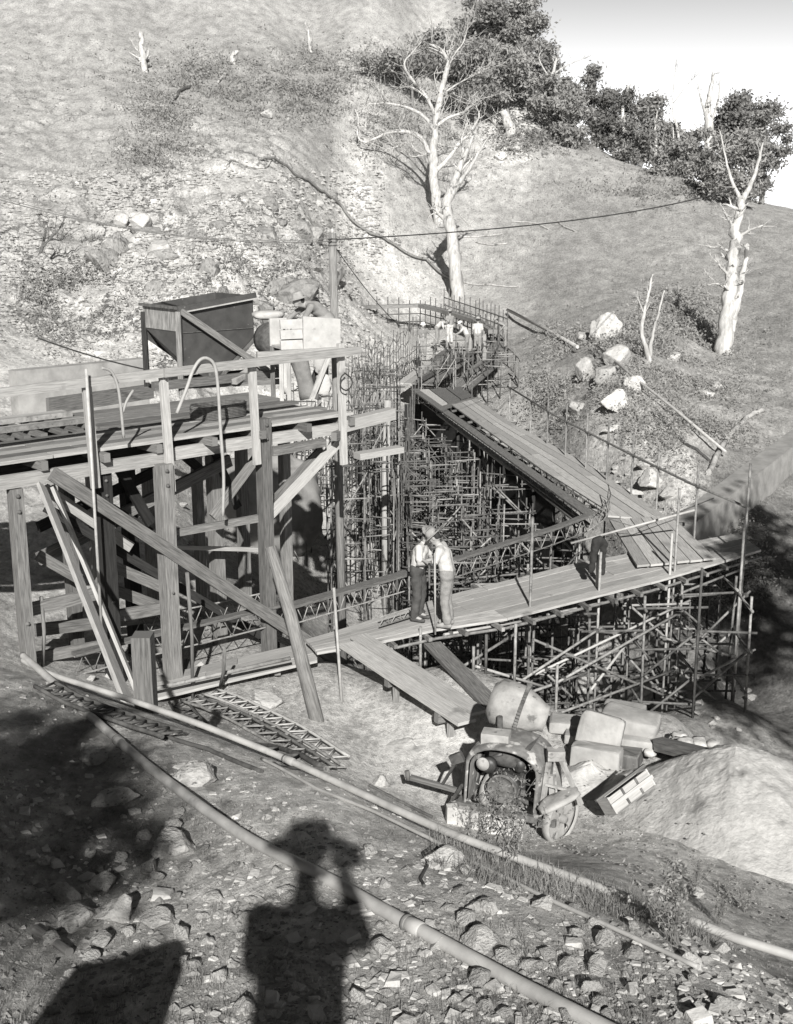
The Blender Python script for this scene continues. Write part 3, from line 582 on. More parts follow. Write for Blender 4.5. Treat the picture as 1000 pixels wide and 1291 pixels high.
W1 = thing('plank_walkway', 'broad bleached plank walkway crossing the frame where the two men stand', 'walkway', on(600, 770, 0))
near = [on(*p, 0) for p in ((400, 822), (478, 809), (551, 793), (640, 780), (830, 732), (960, 693))]
farp = [on(*p, 0) for p in ((385, 806), (426, 794), (570, 748), (660, 727), (718, 712), (930, 672))]
planks(W1, near, farp, 7, (9, 17), mats=('plank', 'plank', 'plank', 'paledeal'))
nr_ = resample(near, 16); fr_ = resample(farp, 16)
for i in range(1, 16, 1): part('putlog', 'tube' if i % 2 else 'wood', W1, lambda m: m.beam(nr_[i] + V((0, 0, -.09)) + (nr_[i] - fr_[i]) * .15, fr_[i] + V((0, 0, -.09)) + (fr_[i] - nr_[i]) * .2, .06, .07))
part('edge_tube', 'tube', W1, lambda m: m.tube([p + V((0, -.03, -.16)) for p in near[1:]], .028, 8))
W1b = thing('plank_walkway', 'plank staging at ground level continuing left under the trestle', 'walkway', on(300, 835, -.2))
planks(W1b, [on(*p, -.2) for p in ((160, 890), (250, 868), (400, 832))], [on(*p, -.2) for p in ((170, 858), (250, 840), (400, 806))], 3, (11,), mats=('plank', 'paledeal'))
part('putlog', 'wood', W1b, lambda m: m.beam(on(240, 872, -.33), on(235, 835, -.33), .1, .1)); part('putlog', 'wood', W1b, lambda m: m.beam(on(350, 848, -.33), on(345, 812, -.33), .1, .1))
W2 = thing('plank_walkway', 'long narrow plank walkway running away along the right side of the pit', 'walkway', on(770, 620, 0))
Lw = [on(*p, .0) for p in ((566, 508), (640, 561), (700, 604), (766, 650))]; Rw = [on(*p, .0) for p in ((598, 501), (640, 530), (742, 585), (847, 655))]
planks(W2, Lw, Rw, 5, (8, 16), N_=24, mats=('plank', 'plank', 'paledeal'))
for i, t in enumerate([k / 14 for k in range(15)]):
    a = resample(Lw, 14)[i]; b = resample(Rw, 14)[i]; part('putlog', 'wood', W2, lambda m: m.beam(a + V((0, 0, -.09)) + (a - b) * .12, b + V((0, 0, -.09)) + (b - a) * .22, .08, .07))
PF = thing('plank_platform', 'slanting plank platform laid over the corner where the two walkways meet', 'platform', on(840, 680, 0))
planks(PF, [on(768, 655, .09), on(803, 713, .11)], [on(846, 650, .09), on(903, 703, .11)], 6, (), N_=10, mats=('plank',))
for t in (.15, .85): part('batten', 'wood', PF, lambda m: m.beam(on(768, 655, .03).lerp(on(803, 713, .03), t), on(846, 650, .03).lerp(on(903, 703, .03), t), .09, .05))
TG = thing('plank_landing', 'small stack of wide boards at the far start of the right-hand walkway', 'landing', on(560, 500, 0))
planks(TG, [on(520, 492, .1), on(548, 513, .1)], [on(582, 487, .1), on(596, 498, .1)], 3, (), N_=6, mats=('plank', 'wood'))
part('bearer', 'darkwood', TG, lambda m: m.beam(on(530, 503, -.1), on(586, 492, -.1), .15, .25)); part('bearer', 'wood', TG, lambda m: m.beam(on(550, 516, -.02), on(598, 503, -.02), .1, .15))
# ramp down to the mixer
RP = thing('plank_ramp', 'two-plank ramp sloping from the walkway down towards the mixer', 'ramp', on(520, 860, -.2))
def rampb(p0, p1, w, mat): part('plank', mat, RP, lambda m: m.beam(p0, p1, w, .05))
ra0, ra1 = on(437, 812, .07), at(589, 911, 16.45); rb0, rb1 = on(452, 802, .075), at(604, 899, 16.8)
rampb(ra0, ra1, .3, 'plank'); rampb(rb0, rb1, .3, 'plank')
part('bearer', 'wood', RP, lambda m: m.beam(ra1.lerp(ra0, .12) + V((-.2, 0, -.1)), rb1.lerp(rb0, .12) + V((.15, 0, -.1)), .1, .14))
part('bearer', 'wood', RP, lambda m: m.beam(ra1.lerp(ra0, .55) + V((-.15, 0, -.1)), rb1.lerp(rb0, .55) + V((.15, 0, -.1)), .1, .14))
for q in (ra1.lerp(ra0, .12), rb1.lerp(rb0, .12), ra1.lerp(ra0, .55), rb1.lerp(rb0, .55)):
    part('leg', 'wood', RP, lambda m: m.beam(V((q.x, q.y, q.z - .16)), V((q.x, q.y, H(q.x, q.y) - .05)), .1, .1))
m = MB(); p0, p1 = on(545, 812, -.1), at(628, 897, 17.2); m.beam(p0, p1, .3, .06); solo('plank', m, 'wood', 'grey plank lying behind the ramp, slanting down to the mixer drum', 'plank', p1)
# ---------------------------------------------------------------- lattice girders
def lattice(label, pts, h, n, mat='tube', group=None, loc=None, plank=False, lean=V((0, 0, 0)), r=.015, w=.16):
    P = resample(pts, n); up = V((0, 0, h)) + lean
    t = thing('lattice_girder', label, 'girder', loc or P[0], group)
    part('top_chord', mat, t, lambda m: m.tube([p + up for p in P], r, 6)); part('bottom_chord', mat, t, lambda m: m.tube(P, r, 6))
    part('lacing', mat, t, lambda m: [m.tube([P[i] + (up if i % 2 else V((0, 0, 0))), P[i + 1] + (V((0, 0, 0)) if i % 2 else up)], r * .6, 5) for i in range(n)])
    if plank: part('cap_plank', 'wood', t, lambda m: [m.beam(P[i] + up * 1.12, P[i + 1] + up * 1.12, w, .05) for i in range(n)])
    return t
lattice('curved steel lattice girder edging the pit behind the two men, left length', [on(*p, .12) for p in ((366, 788), (430, 769), (515, 744))], .3, 20, plank=True, w=.22)
lattice('curved steel lattice girder edging the pit behind the two men, right length', [on(*p, .1) for p in ((574, 728), (640, 706), (700, 686), (740, 670))], .32, 20, plank=True)
lattice('short curved lattice girder bending round the pit corner beside the hanging jacket', [on(*p, .15) for p in ((742, 669), (762, 655), (770, 640), (766, 626))], .3, 10, 'tube')
lattice('lattice girder lying along the planks under the left trestle', [on(*p, .15) for p in ((95, 852), (180, 829), (300, 800), (370, 782))], .3, 26, plank=True)
lattice('second lattice girder behind the first one under the left trestle', [on(*p, .25) for p in ((170, 800), (260, 782), (350, 762))], .26, 20, plank=False)
lattice('lattice girder on the staging left of the two men', [on(*p, .08) for p in ((478, 790), (520, 777), (536, 771))], .16, 8)
for k, (a, b) in enumerate((((522, 500), (748, 668)), ((560, 522), (766, 655)))):
    lattice(['lower steel lattice girder running along the open left edge of the long walkway', 'steel lattice girder fixed tight under the left edge of the long walkway'][k], [on(*a, -.1 - .0 * k), on(*b, -.1)], .26 if k == 0 else .2, 60, 'rust' if k else 'tube', plank=(k == 0), w=.28)
# stack of lattice trusses lying on the ground
for k in range(5):
    a = g(236 + k * 13, 884 + k * -1 + 6, .06); b = g(412 + k * 12, 985 - k * 5, .06)
    if k > 2: a = g(250 + k * 8, 880, .1); b = g(440, 975 - k * 3, .1)
    n_seg = 22; side = V((b - a).cross(UP)).normalized() * .26; PP = [gg(*(a.lerp(b, i / n_seg).xy), .09 + .05 * (k % 2)) for i in range(n_seg + 1)]
    t = thing('lattice_truss', ['rusty flat lattice truss nearest the long pipe in the pile on the dirt', 'second flat lattice truss from the pipe in the pile on the dirt', 'middle flat lattice truss of the pile on the dirt', 'flat lattice truss second from the dirt clearing in the pile', 'flat lattice truss edging the dirt clearing, furthest from the pipe'][k], 'truss', PP[0], 'lattice trusses piled on the ground')
    mt = ['rust', 'tube', 'tube', 'tubepale', 'tube'][k]
    part('chord', mt, t, lambda m: m.tube(PP, .022, 6)); part('chord', mt, t, lambda m: m.tube([p + side for p in PP], .022, 6))
    part('lacing', mt, t, lambda m: [m.tube([PP[i] + (side if i % 2 else V((0, 0, 0))), PP[i + 1] + (V((0, 0, 0)) if i % 2 else side)], .014, 5) for i in range(n_seg)])
a, b = g(70, 872, .1), g(230, 935, .12); PP = [a.lerp(b, i / 20) for i in range(21)]; PP = [V((p.x, p.y, H(p.x, p.y) + .08)) for p in PP]
lattice('rusty lattice truss lying flat between the two long pipes at left', PP, .05, 24, 'rust', r=.018, lean=V((-.1, -.2, 0)))
# ================================================================ SCAFFOLDS
def couple(m, p, s=.045): m.box(p, (s * 1.6, s * 1.6, s * 1.5), Matrix.Rotation(rng.random() * 3, 3, 'Z')); m.tube([p, p + V((rng.uniform(-1, 1), rng.uniform(-1, 1), rng.uniform(-.4, .4))).normalized() * s * 2], .012, 5)
class Scaf:
    def __init__(s, label, loc, group=None): s.t = thing('scaffold', label, 'scaffold', loc, group); s.n = 0; s.rest = MB()
    def bar(s, name, a, b, r=.026, mat='tube'):
        if s.n >= 98: s.rest.tube([a, b], r, 6); return
        s.n += 1; m = MB(); m.tube([a, b], r, 6); m.build(name, mat, s.t)
    def cp(s, p):
        m = MB(); couple(m, p)
        if s.n >= 98: return
        s.n += 1; m.build('coupler', 'rust', s.t)
    def end(s):
        if s.rest.v: o = s.rest.build('ledger', 'tubedark', s.t); o['kind'] = 'stuff'
# --- right front scaffold, outside of the near walkway
S = Scaf('open tube scaffold with crossed braces standing right of the bagged cement', on(850, 760, -2))
nl = [V(p) for p in near]; wd = (near[-1] - near[2]).normalized(); wn = V((wd.y, -wd.x, 0))      # wn points to the camera
def npt(px, off, z):
    """point beside the near edge of the walkway seen at column px, 'off' metres nearer the camera"""
    best = None
    for k in range(400):
        q = near[1].lerp(near[-1], k / 360) + wn * off; q.z = z; e = abs(CX + F * q.x / dist(q) - px)
        if best is None or e < best[0]: best = (e, q)
    return best[1]
def gz_(q): return H(q.x, q.y)
def topz(px, py, q):                      # height at which column of q shows at row py
    lo, hi = -8, 8
    for _ in range(40):
        m_ = (lo + hi) / 2; p = V((q.x, q.y, m_)); r = p - V((0, 0, CZ)); v = (r.z * CT + r.y * ST) / dist(p); y = CY - v * F
        if y > py: lo = m_
        else: hi = m_
    return lo
poles = []
for px, off, ty, mat in ((668, .06, 652, 'tube'), (755, .1, 696, 'tube'), (845, .12, 672, 'tubepale'), (851, .05, 616, 'tube'), (883, 1.4, 716, 'rust'), (934, .9, 655, 'tube'), (938, .2, 584, 'tube'), (650, 1.1, 786, 'tube'), (704, 1.3, 838, 'tube'), (597, 1.0, 815, 'tube'), (531, .05, 790, 'tube'), (586, .1, 838, 'tube'), (613, .8, 800, 'rust'), (791, -1.9, 730, 'rust'), (700, -1.9, 740, 'rust')):
    q = npt(px, off, 0); zt_ = topz(px, ty, q); S.bar('standard', V((q.x, q.y, gz_(q) - .1)), V((q.x, q.y, zt_)), mat=mat); poles.append((px, off, q))
def bpt(px, py, off):
    r = ray(px, py); o0 = V((0, 0, CZ)); p0 = near[2] + wn * off; return o0 + r * ((p0 - o0).dot(wn) / r.dot(wn))
for a, b, off, off2 in (((675, 850), (870, 757), .2, .2), ((700, 862), (865, 768), 1.2, .6), ((672, 806), (920, 912), .4, .4), ((640, 870), (760, 790), .6, .6), ((846, 775), (912, 827), .2, 1.2), ((868, 820), (946, 745), .6, .9), ((843, 925), (912, 902), .3, 1.0),
                        ((830, 868), (920, 902), .1, 1.0), ((845, 864), (895, 852), .2, .8), ((874, 858), (952, 819), 1.0, .9), ((832, 803), (930, 829), .2, 1.0), ((850, 840), (930, 905), .5, 1.1), ((690, 905), (850, 845), .9, .4),
                        ((600, 840), (700, 870), .7, .7), ((560, 800), (690, 778), .02, .02), ((690, 775), (842, 742), .02, .02), ((840, 755), (950, 712), .1, .1), ((756, 790), (830, 870), -.8, .2), ((780, 757), (830, 862), -1.6, .1), ((768, 800), (700, 872), -.6, .4),
                        ((830, 760), (745, 870), -1.0, .5), ((600, 862), (690, 905), 1.0, 1.0), ((648, 880), (740, 848), 1.1, .9), ((560, 855), (648, 800), .5, .5)):
    p, q = bpt(*a, off), bpt(*b, off2); S.bar('brace', p, q, mat='tube' if rng.random() < .75 else 'tubepale'); S.cp(p.lerp(q, .06)); S.cp(p.lerp(q, .93))
S.end()
# --- regular scaffolding below the walkway and in the pit
inside = [on(*p, 0) for p in ((400, 785), (520, 745), (640, 712), (735, 678), (755, 655), (700, 612), (640, 568), (575, 520), (515, 498), (480, 520), (440, 560), (400, 640), (385, 720))]
def inpoly(x, y, P):
    c = False; j = len(P) - 1
    for i in range(len(P)):
        if (P[i].y > y) != (P[j].y > y) and x < (P[j].x - P[i].x) * (y - P[i].y) / (P[j].y - P[i].y) + P[i].x: c = not c
        j = i
    return c
def grid_scaf(label, x0, x1, y0, y1, sx, sy, top, lifts, dens=1.0, poly=None, rr=.026, dz=1.05, bmats=('tube', 'tubedark'), group=None, skew=0, floor=-5.2):
    S = Scaf(label, ((x0 + x1) / 2, (y0 + y1) / 2, floor), group); P = {}
    nx, ny = max(1, round((x1 - x0) / sx)), max(1, round((y1 - y0) / sy))
    for i in range(nx + 1):
        for j in range(ny + 1):
            x, y = x0 + (x1 - x0) * i / nx + rng.uniform(-.1, .1) + skew * j, y0 + (y1 - y0) * j / ny + rng.uniform(-.15, .15)
            if poly and not inpoly(x, y, poly): continue
            if rng.random() > dens: continue
            z0 = H(x, y); zt_ = top + rng.uniform(-.35, .25)
            if zt_ - z0 < .5: continue
            P[i, j] = V((x, y, z0)), zt_; S.bar('standard', V((x + rng.uniform(-.05, .05), y, z0)), V((x, y, zt_)), rr, rng.choice(bmats))
    ks = sorted(P); rng.shuffle(ks)
    for (i, j) in ks:
        p, zt_ = P[i, j]; z = zt_ - .25
        l = 0
        while z > p.z + .2 and l < lifts:
            for (di, dj) in ((1, 0), (0, 1)):
                if (i + di, j + dj) in P and rng.random() < .9:
                    q = P[i + di, j + dj][0]; e = (q - p); e.z = 0; e.normalize()
                    S.bar('ledger', V((p.x, p.y, z)) - e * .15, V((q.x, q.y, z + rng.uniform(-.06, .06))) + e * .15, rr, rng.choice(bmats))
            if rng.random() < .4:
                k = rng.choice(((1, 0), (0, 1), (-1, 0)))
                if (i + k[0], j + k[1]) in P: q = P[i + k[0], j + k[1]][0]; S.bar('brace', V((p.x, p.y, z)), V((q.x, q.y, z - dz)), rr)
            z -= dz * rng.uniform(.85, 1.15); l += 1
    if S.n == 0: bpy.data.objects.remove(S.t); return None
    S.end(); return S
gl = 'scaffolding in the pit'
ys = [25.5, 29.5, 33.5, 37.5, 41.5, 46]
names = ['nearest', 'second nearest', 'middle', 'second furthest', 'furthest']
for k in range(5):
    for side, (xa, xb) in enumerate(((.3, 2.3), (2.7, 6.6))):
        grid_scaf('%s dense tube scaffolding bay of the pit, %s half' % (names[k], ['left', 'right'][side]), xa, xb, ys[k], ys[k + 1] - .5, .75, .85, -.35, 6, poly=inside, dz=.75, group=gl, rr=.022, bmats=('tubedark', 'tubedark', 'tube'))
grid_scaf('sparse tube scaffolding on the pale slope left of the pit, near part', -1.6, 0, 27, 33, .8, 1.5, .6, 4, .8, rr=.02, dz=1.5, group=gl)
grid_scaf('sparse tube scaffolding on the pale slope left of the pit, far part', -3.4, -.2, 34, 41, .85, 1.5, 1.2, 4, .9, rr=.022, dz=1.5, group=gl)
grid_scaf('mesh of tubes standing between the trestle end and the pit', -1.2, .1, 36, 44, .55, 1.6, 1.5, 5, .95, rr=.02, dz=.9, group=gl)
grid_scaf('tube scaffolding right under the near walkway', .6, 6.6, 21.2, 24.2, 1.0, 1.1, -.25, 5, .95, dz=.95, group=gl)
grid_scaf('tall thin uprights on the far bend where the men work', 1.0, 3.0, 47, 56, .7, 1.6, 1.2, 3, .8, rr=.02, dz=1.2, group=gl)
grid_scaf('tubes standing outside the far bend of the formwork', 3.0, 5.2, 50, 60, .75, 1.8, 1.0, 4, .9, rr=.024, dz=1.0, group=gl)
# big whitewashed column in the pit
q = at(486, 734, 36.5); m = MB(); m.tube([V((q.x, q.y, H(q.x, q.y) - .2)), at(486, 590, 36.4), at(489, 505, 36.3)], .12, 12, .11); solo('timber_column', m, 'plank', 'stout pale column standing among the tubes at the left edge of the pit', 'column', q)
# near-black panels added as pit shade below the right-hand walkway
SHW = thing('shade_panels', 'near-black panels standing in for shade under the long right-hand walkway', 'formwork', on(660, 600, -4))
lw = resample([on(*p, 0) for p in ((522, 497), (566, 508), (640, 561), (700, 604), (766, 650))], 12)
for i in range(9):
    a, b = lw[i] + V((.25, 0, 0)), lw[i + 1] + V((.25, 0, 0)); part('panel', 'darkwood', SHW, lambda m: m.hexa([V((a.x, a.y, -5.6)), V((b.x, b.y, -5.6)), V((b.x + .08, b.y, -5.6)), V((a.x + .08, a.y, -5.6))], [V((a.x, a.y, -.35)), V((b.x, b.y, -.35)), V((b.x + .08, b.y, -.35)), V((a.x + .08, a.y, -.35))]))
    if i % 2 == 0: part('waling', 'darkwood', SHW, lambda m: m.beam(V((a.x - .06, a.y, -5.4)), V((a.x - .06, a.y, -.4)), .1, .1))
SHB = thing('shade_panels', 'near-black panels standing in for shade at the far end of the pit', 'formwork', on(560, 520, -4))  # more near-black panels, shade of the far end put into their colour
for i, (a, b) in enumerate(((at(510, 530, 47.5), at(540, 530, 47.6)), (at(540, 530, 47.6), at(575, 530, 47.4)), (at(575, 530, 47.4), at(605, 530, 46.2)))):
    part('panel', 'darkwood', SHB, lambda m: m.hexa([V((a.x, a.y, -5)), V((b.x, b.y, -5)), V((b.x, b.y + .08, -5)), V((a.x, a.y + .08, -5))], [V((a.x, a.y, -.5)), V((b.x, b.y, -.5)), V((b.x, b.y + .08, -.5)), V((a.x, a.y + .08, -.5))]))
# floating boards laid over the pit along the walkway
m = MB(); m.beam(on(555, 522, -.15), on(648, 592, -.15), .28, .05); solo('plank', m, 'plank', 'loose plank laid over the scaffold tubes beside the long walkway, far one', 'plank', on(555, 522, -.15))
m = MB(); m.beam(on(640, 585, -.15), on(740, 664, -.15), .28, .05); solo('plank', m, 'wood', 'loose plank laid over the scaffold tubes beside the long walkway, near one', 'plank', on(740, 664, -.15))
m = MB(); m.beam(on(450, 575, .7), on(505, 566, .75), .35, .16); solo('timber_board', m, 'paledeal', 'thick pale board on the tube tops at the trestle end', 'board', on(450, 575, .7))
# ================================================================ handrail right of the walkway
HR = thing('tube_handrail', 'sloping tube handrail on thin posts along the right side of the long walkway', 'handrail', on(790, 590, 0))
rail = [at(640, 487, 41.5), on(700, 524, 1), on(790, 570, 1), on(870, 609, 1), on(945, 641, 1)]
part('rail', 'tube', HR, lambda m: m.tube(rail, .03, 8))
rs = resample(rail, 400)
for px, ty in ((643, 478), (670, 493), (691, 500), (714, 510), (740, 520), (767, 530), (798, 547), (830, 560), (879, 585)):
    q = min(rs, key=lambda p: abs(CX + F * p.x / dist(p) - px)); zt_ = topz(px, ty, q); part('post', 'tube', HR, lambda m: m.tube([V((q.x, q.y, H(q.x, q.y) - .05)), V((q.x, q.y, zt_))], .026, 7)); part('coupler', 'rust', HR, lambda m: couple(m, q))
m = MB(); m.tube([at(720, 685, 25), at(876, 643, 24.5)], .026, 8); solo('scaffold_tube', m, 'tubepale', 'pale scaffold tube fixed level across the right-hand uprights above the platform', 'tube', at(876, 643, 24.5))
m = MB(); m.tube([at(768, 654, 25), at(806, 666, 25.2), at(900, 628, 27)], .012, 5); solo('wire', m, 'wire', 'thin wire strung above the plank platform at the right', 'wire', at(806, 666, 25.2))
# ---------------------------------------------------------------- far formwork ring
RS = .9
def ring(label, pts, posts, h, mat='rust', rails=3, board=None):
    P = [at(p[0], p[1], p[2] * RS) for p in pts]; t = thing('formwork_edge', label, 'formwork', P[0]); Q2 = resample(P, posts)
    for k in range(rails): part('rail', mat, t, lambda m: m.tube([p + V((0, 0, -h * k / rails)) for p in Q2], .035, 5))
    for i, p in enumerate(Q2): part('post', mat, t, lambda m: m.tube([V((p.x, p.y, min(p.z - h, H(p.x, p.y)) - .1)), p + V((0, 0, .3 + .35 * rng.random()))], .03, 5))
    if board: part('rim_board', 'wood', t, lambda m: [m.beam(Q2[i], Q2[i + 1], board, .2) for i in range(posts)])
    return t
ring('far formwork edge with bristling bars curving round the back of the dam', ((335, 389, 68), (400, 387, 73), (470, 387, 78), (530, 385, 79), (560, 392, 76), (600, 404, 70), (622, 418, 65)), 40, 1.4, board=.5)
ring('inner formwork edge of bars running from the landing up to the far bend', ((528, 480, 55), (560, 462, 59), (600, 442, 63), (615, 430, 66)), 16, 1.1, board=.12)
ring('outer formwork edge of bars bending right of the far men', ((590, 470, 55), (620, 450, 59), (630, 432, 63), (628, 412, 68)), 16, 1.2)
ring('short fence of bars standing on the bank behind the far bend', ((560, 375, 82), (600, 388, 77), (640, 402, 70)), 14, .9, rails=2)
planks(thing('plank_staging', 'board staging the far men stand on inside the bend', 'staging', at(560, 450, 58)), [at(500, 482, 50), at(560, 440, 59)], [at(548, 485, 50), at(612, 440, 59)], 5, (10,), N_=20)
planks(thing('plank_staging', 'curved board staging at the outside of the far bend', 'staging', at(620, 440, 60)), [at(560, 492, 48), at(608, 452, 55), at(612, 425, 62)], [at(585, 498, 47.5), at(632, 458, 54), at(638, 425, 62)], 4, (10,), N_=20)
m = MB(); m.hexa([at(600, 435, 58) + V(c) for c in ((-.4, 0, -.6), (.6, .2, -.6), (.6, .5, -.6), (-.4, .3, -.6))], [at(600, 435, 58) + V(c) for c in ((-.3, 0, .5), (.5, .2, .5), (.5, .4, .5), (-.3, .2, .5))]); solo('concrete_skip', m, 'concrete', 'pale concrete block in the middle of the far bend behind the bending man', 'block', at(600, 450, 58))
# ---------------------------------------------------------------- abutment wall at right
AB = thing('abutment_wall', 'concrete abutment wall with pale flat top and shaded face at the right edge', 'wall', at(920, 640, 31))
p0_, p1_ = at(850, 658, 30), at(1010, 538, 38.5); dn = (p1_ - p0_); dn = V((dn.y, -dn.x, 0)).normalized() * .5
tp = [p0_ + dn, p1_ + dn, p1_ - dn * .3, p0_ - dn * .3]
part('wall_body', 'concrete', AB, lambda m: m.hexa([V((p.x, p.y, -4.5)) for p in tp], tp))

def rebar(label, path, n, zt0, zt1, rows, mat='rust', r=.016, ndiag=5, base=None):
    """curved curtain of thin upright bars tied to level bars"""
    P = resample([at(*p) for p in path], n); t = thing('reinforcement_mesh', label, 'reinforcement', V((P[0].x, P[0].y, -4)))
    tops = [zt0 + (zt1 - zt0) * i / n + rng.uniform(-.35, .3) for i in range(n + 1)]; fl = [H(p.x, p.y) - .1 for p in P]
    for i, p in enumerate(P): o = rng.uniform(-.06, .06); part('bar', mat, t, lambda m: m.tube([V((p.x + o, p.y, fl[i])), V((p.x - o, p.y, tops[i]))], r, 5))
    for k in range(rows):
        f = (k + .6) / rows + rng.uniform(-.03, .03); i0 = rng.randint(0, n // 4); i1 = n - rng.randint(0, n // 4)
        part('level_bar', mat, t, lambda m: m.tube([V((P[i].x, P[i].y - .03, fl[i] + (tops[i] - .25 - fl[i]) * f)) for i in range(i0, i1 + 1)], r, 5))
    for k in range(ndiag):
        i = rng.randint(0, n - 6); j = i + 5; a, b = P[i], P[j]; part('stay', 'tube', t, lambda m: m.tube([V((a.x, a.y - .1, fl[i] + .3)), V((b.x, b.y - .1, tops[j] - .4))], .02, 5))
rebar('nearest curtain of thin upright bars curving in front of the pale slope', ((412, 640, 33), (440, 640, 35), (470, 640, 37), (498, 640, 40)), 16, .6, 1.3, 7)
rebar('second curtain of thin upright bars on the pale slope behind the first', ((385, 600, 38), (430, 600, 41), (470, 600, 44), (500, 600, 46)), 28, 1.0, 1.8, 8)
rebar('curtain of thin upright bars inside the left edge of the pit', ((500, 640, 30), (512, 640, 36), (516, 600, 42), (522, 560, 46)), 34, -.2, .6, 8)
rebar('bars crowding the far left lip of the pit by the trestle end', ((440, 470, 50), (470, 470, 52), (500, 465, 54), (530, 455, 57)), 26, 1.4, 2.2, 5)
rebar('bars across the middle of the pit', ((520, 640, 37), (570, 640, 37.5), (630, 640, 38), (690, 640, 37)), 30, -.5, -.5, 7)
# ================================================================ MIXER
mq = on(600, 1035, -.42); mq = V((mq.x, mq.y, -.42))
FXm = V((.915, -.40, 0)).normalized(); FYm = V((-FXm.y, FXm.x, 0))                     # along the open side, and away from the camera
O_ = at(584, 1018, 14.3)
def mx(a, b, z): q = O_ + FXm * a + FYm * b; return V((q.x, q.y, -.27 + z))
MX = thing('concrete_mixer', 'old towable concrete mixer with arched engine cowl, tilted drum and cast iron wheels', 'mixer', mx(.4, .3, 0))
def arch(b, inset=0, n=16):
    """outline of the cowl: straight sides, rounded shoulders"""
    W_, Hh, r = .9 - inset, 1.02 - inset, .36
    P = [(inset, .22), (inset, .22 + (Hh - .22 - r * .7))]
    for k in range(7): t = math.pi / 2 * k / 6; P.append((inset + r - r * math.cos(t), Hh - r * .7 + r * .7 * math.sin(t)))
    for k in range(7): t = math.pi / 2 * k / 6; P.append((W_ - r + r * math.sin(t), Hh - r * .7 + r * .7 * math.cos(t)))
    P += [(W_, .22)]
    return [mx(x + .05 * (z - .2), b, z + (.0)) for x, z in P]
def cowl(m):
    rings = [arch(0, .035), arch(-.015, .018), arch(0, 0), arch(.03, -.012), arch(.3, -.02), arch(.52, -.03), arch(.6, 0), arch(.6, .03), arch(.3, .03), arch(.04, .04)]
    m.loft(rings, [0, .03, .06, .1, .4, .6, .7, .75, 1, 1.3], [i * .15 for i in range(len(rings[0]) + 1)], closed=False, caps=False, smooth=True)
part('cowl', 'cowl', MX, cowl)
part('back_panel', 'engine', MX, lambda m: m.plate(arch(.58, .03), .01, FYm))
part('chassis', 'rust', MX, lambda m: [m.beam(mx(-.1, .0, .2), mx(1.15, .0, .2), .06, .08), m.beam(mx(-.1, .6, .2), mx(1.15, .6, .2), .06, .08), m.beam(mx(-.06, 0, .2), mx(-.06, .6, .2), .06, .07), m.beam(mx(1.0, -.1, .2), mx(1.0, .8, .2), .07, .07)])
def engine(m):
    m.box(mx(.42, .3, .42), (.34, .3, .36)); m.lathe([(.01, -.05), (.17, -.05), (.19, -.02), (.19, .02), (.17, .05), (.01, .05)], mx(.5, .08, .5), FYm, 22)
    m.lathe([(.01, -.04), (.09, -.04), (.1, .04), (.01, .05)], mx(.27, .12, .72), FYm, 16); m.tube([mx(.3, .2, .55), mx(.3, .2, .8), mx(.42, .2, .86)], .03, 8)
    m.lathe([(.01, 0), (.07, 0), (.075, .14), (.01, .16)], mx(.62, .25, .66), UP, 14)
part('engine', 'engine', MX, engine)
part('flywheel', 'rust', MX, lambda m: m.lathe([(.01, -.02), (.03, -.03), (.04, 0), (.15, 0), (.16, -.03), (.18, -.03), (.18, .03), (.01, .03)], mx(.48, .02, .5), FYm, 28))
part('fuel_tank', 'rust', MX, lambda m: m.lathe([(.01, -.2), (.12, -.19), (.13, 0), (.12, .19), (.01, .2)], mx(.44, .3, .78), FXm, 18))
part('pulley', 'mixer', MX, lambda m: m.lathe([(.01, -.015), (.08, -.015), (.08, .015), (.01, .02)], mx(.22, .06, .75), FYm, 20))
def drawbar(m): m.beam(mx(-.75, .15, .34), mx(0, .25, .22), .05, .06); m.tube([mx(-.78, .15, .3), mx(-.8, .15, .42)], .03, 8)
part('drawbar', 'wood', MX, drawbar)
part('stay', 'rust', MX, lambda m: [m.beam(mx(-.35, .2, .3), mx(-.1, .1, .75), .03, .03), m.beam(mx(-.28, .2, .0), mx(-.05, .1, .4), .03, .04), m.beam(mx(-.2, .1, .7), mx(-.05, .1, .78), .06, .12)])
# drum
dc = at(652, 893, 14.6); da = V((.80, -.25, -.22)).normalized()
part('drum', 'mixer', MX, lambda m: m.lathe([(.01, -.36), (.2, -.34), (.285, -.26), (.3, -.1), (.3, .06), (.29, .075), (.24, .2), (.17, .33), (.165, .38), (.15, .38), (.15, .3), (.23, .1), (.01, .0)], dc, da, 36))
def gear(m):
    n = 48; prof = []
    for k in range(n):
        for dr in (0, .022):
            prof.append((2 * math.pi * (k + (.5 if dr else 0)) / n, .315 + dr))
    a1 = da.orthogonal().normalized(); b1 = da.cross(a1)
    rings = [[dc + da * z + (a1 * math.cos(t) + b1 * math.sin(t)) * r for t, r in prof] for z in (.04, .085)]
    m.loft(rings, [0, .05], [0.0] * (len(prof) + 1))
part('gear_ring', 'rust', MX, gear)
part('drum_yoke', 'rust', MX, lambda m: [m.tube([dc - da * .1 + UP * -.34 + FYm * s * .34, dc - da * .1 + FYm * s * .36, ], .035, 8) for s in (-1, 1)] + [m.beam(mx(.75, .1, .98), mx(.75, .55, .98), .06, .08)])
part('toolbox', 'mixer', MX, lambda m: m.box(mx(.33, .2, 1.05), (.33, .2, .15), Matrix.Rotation(-.26, 3, 'Z')))
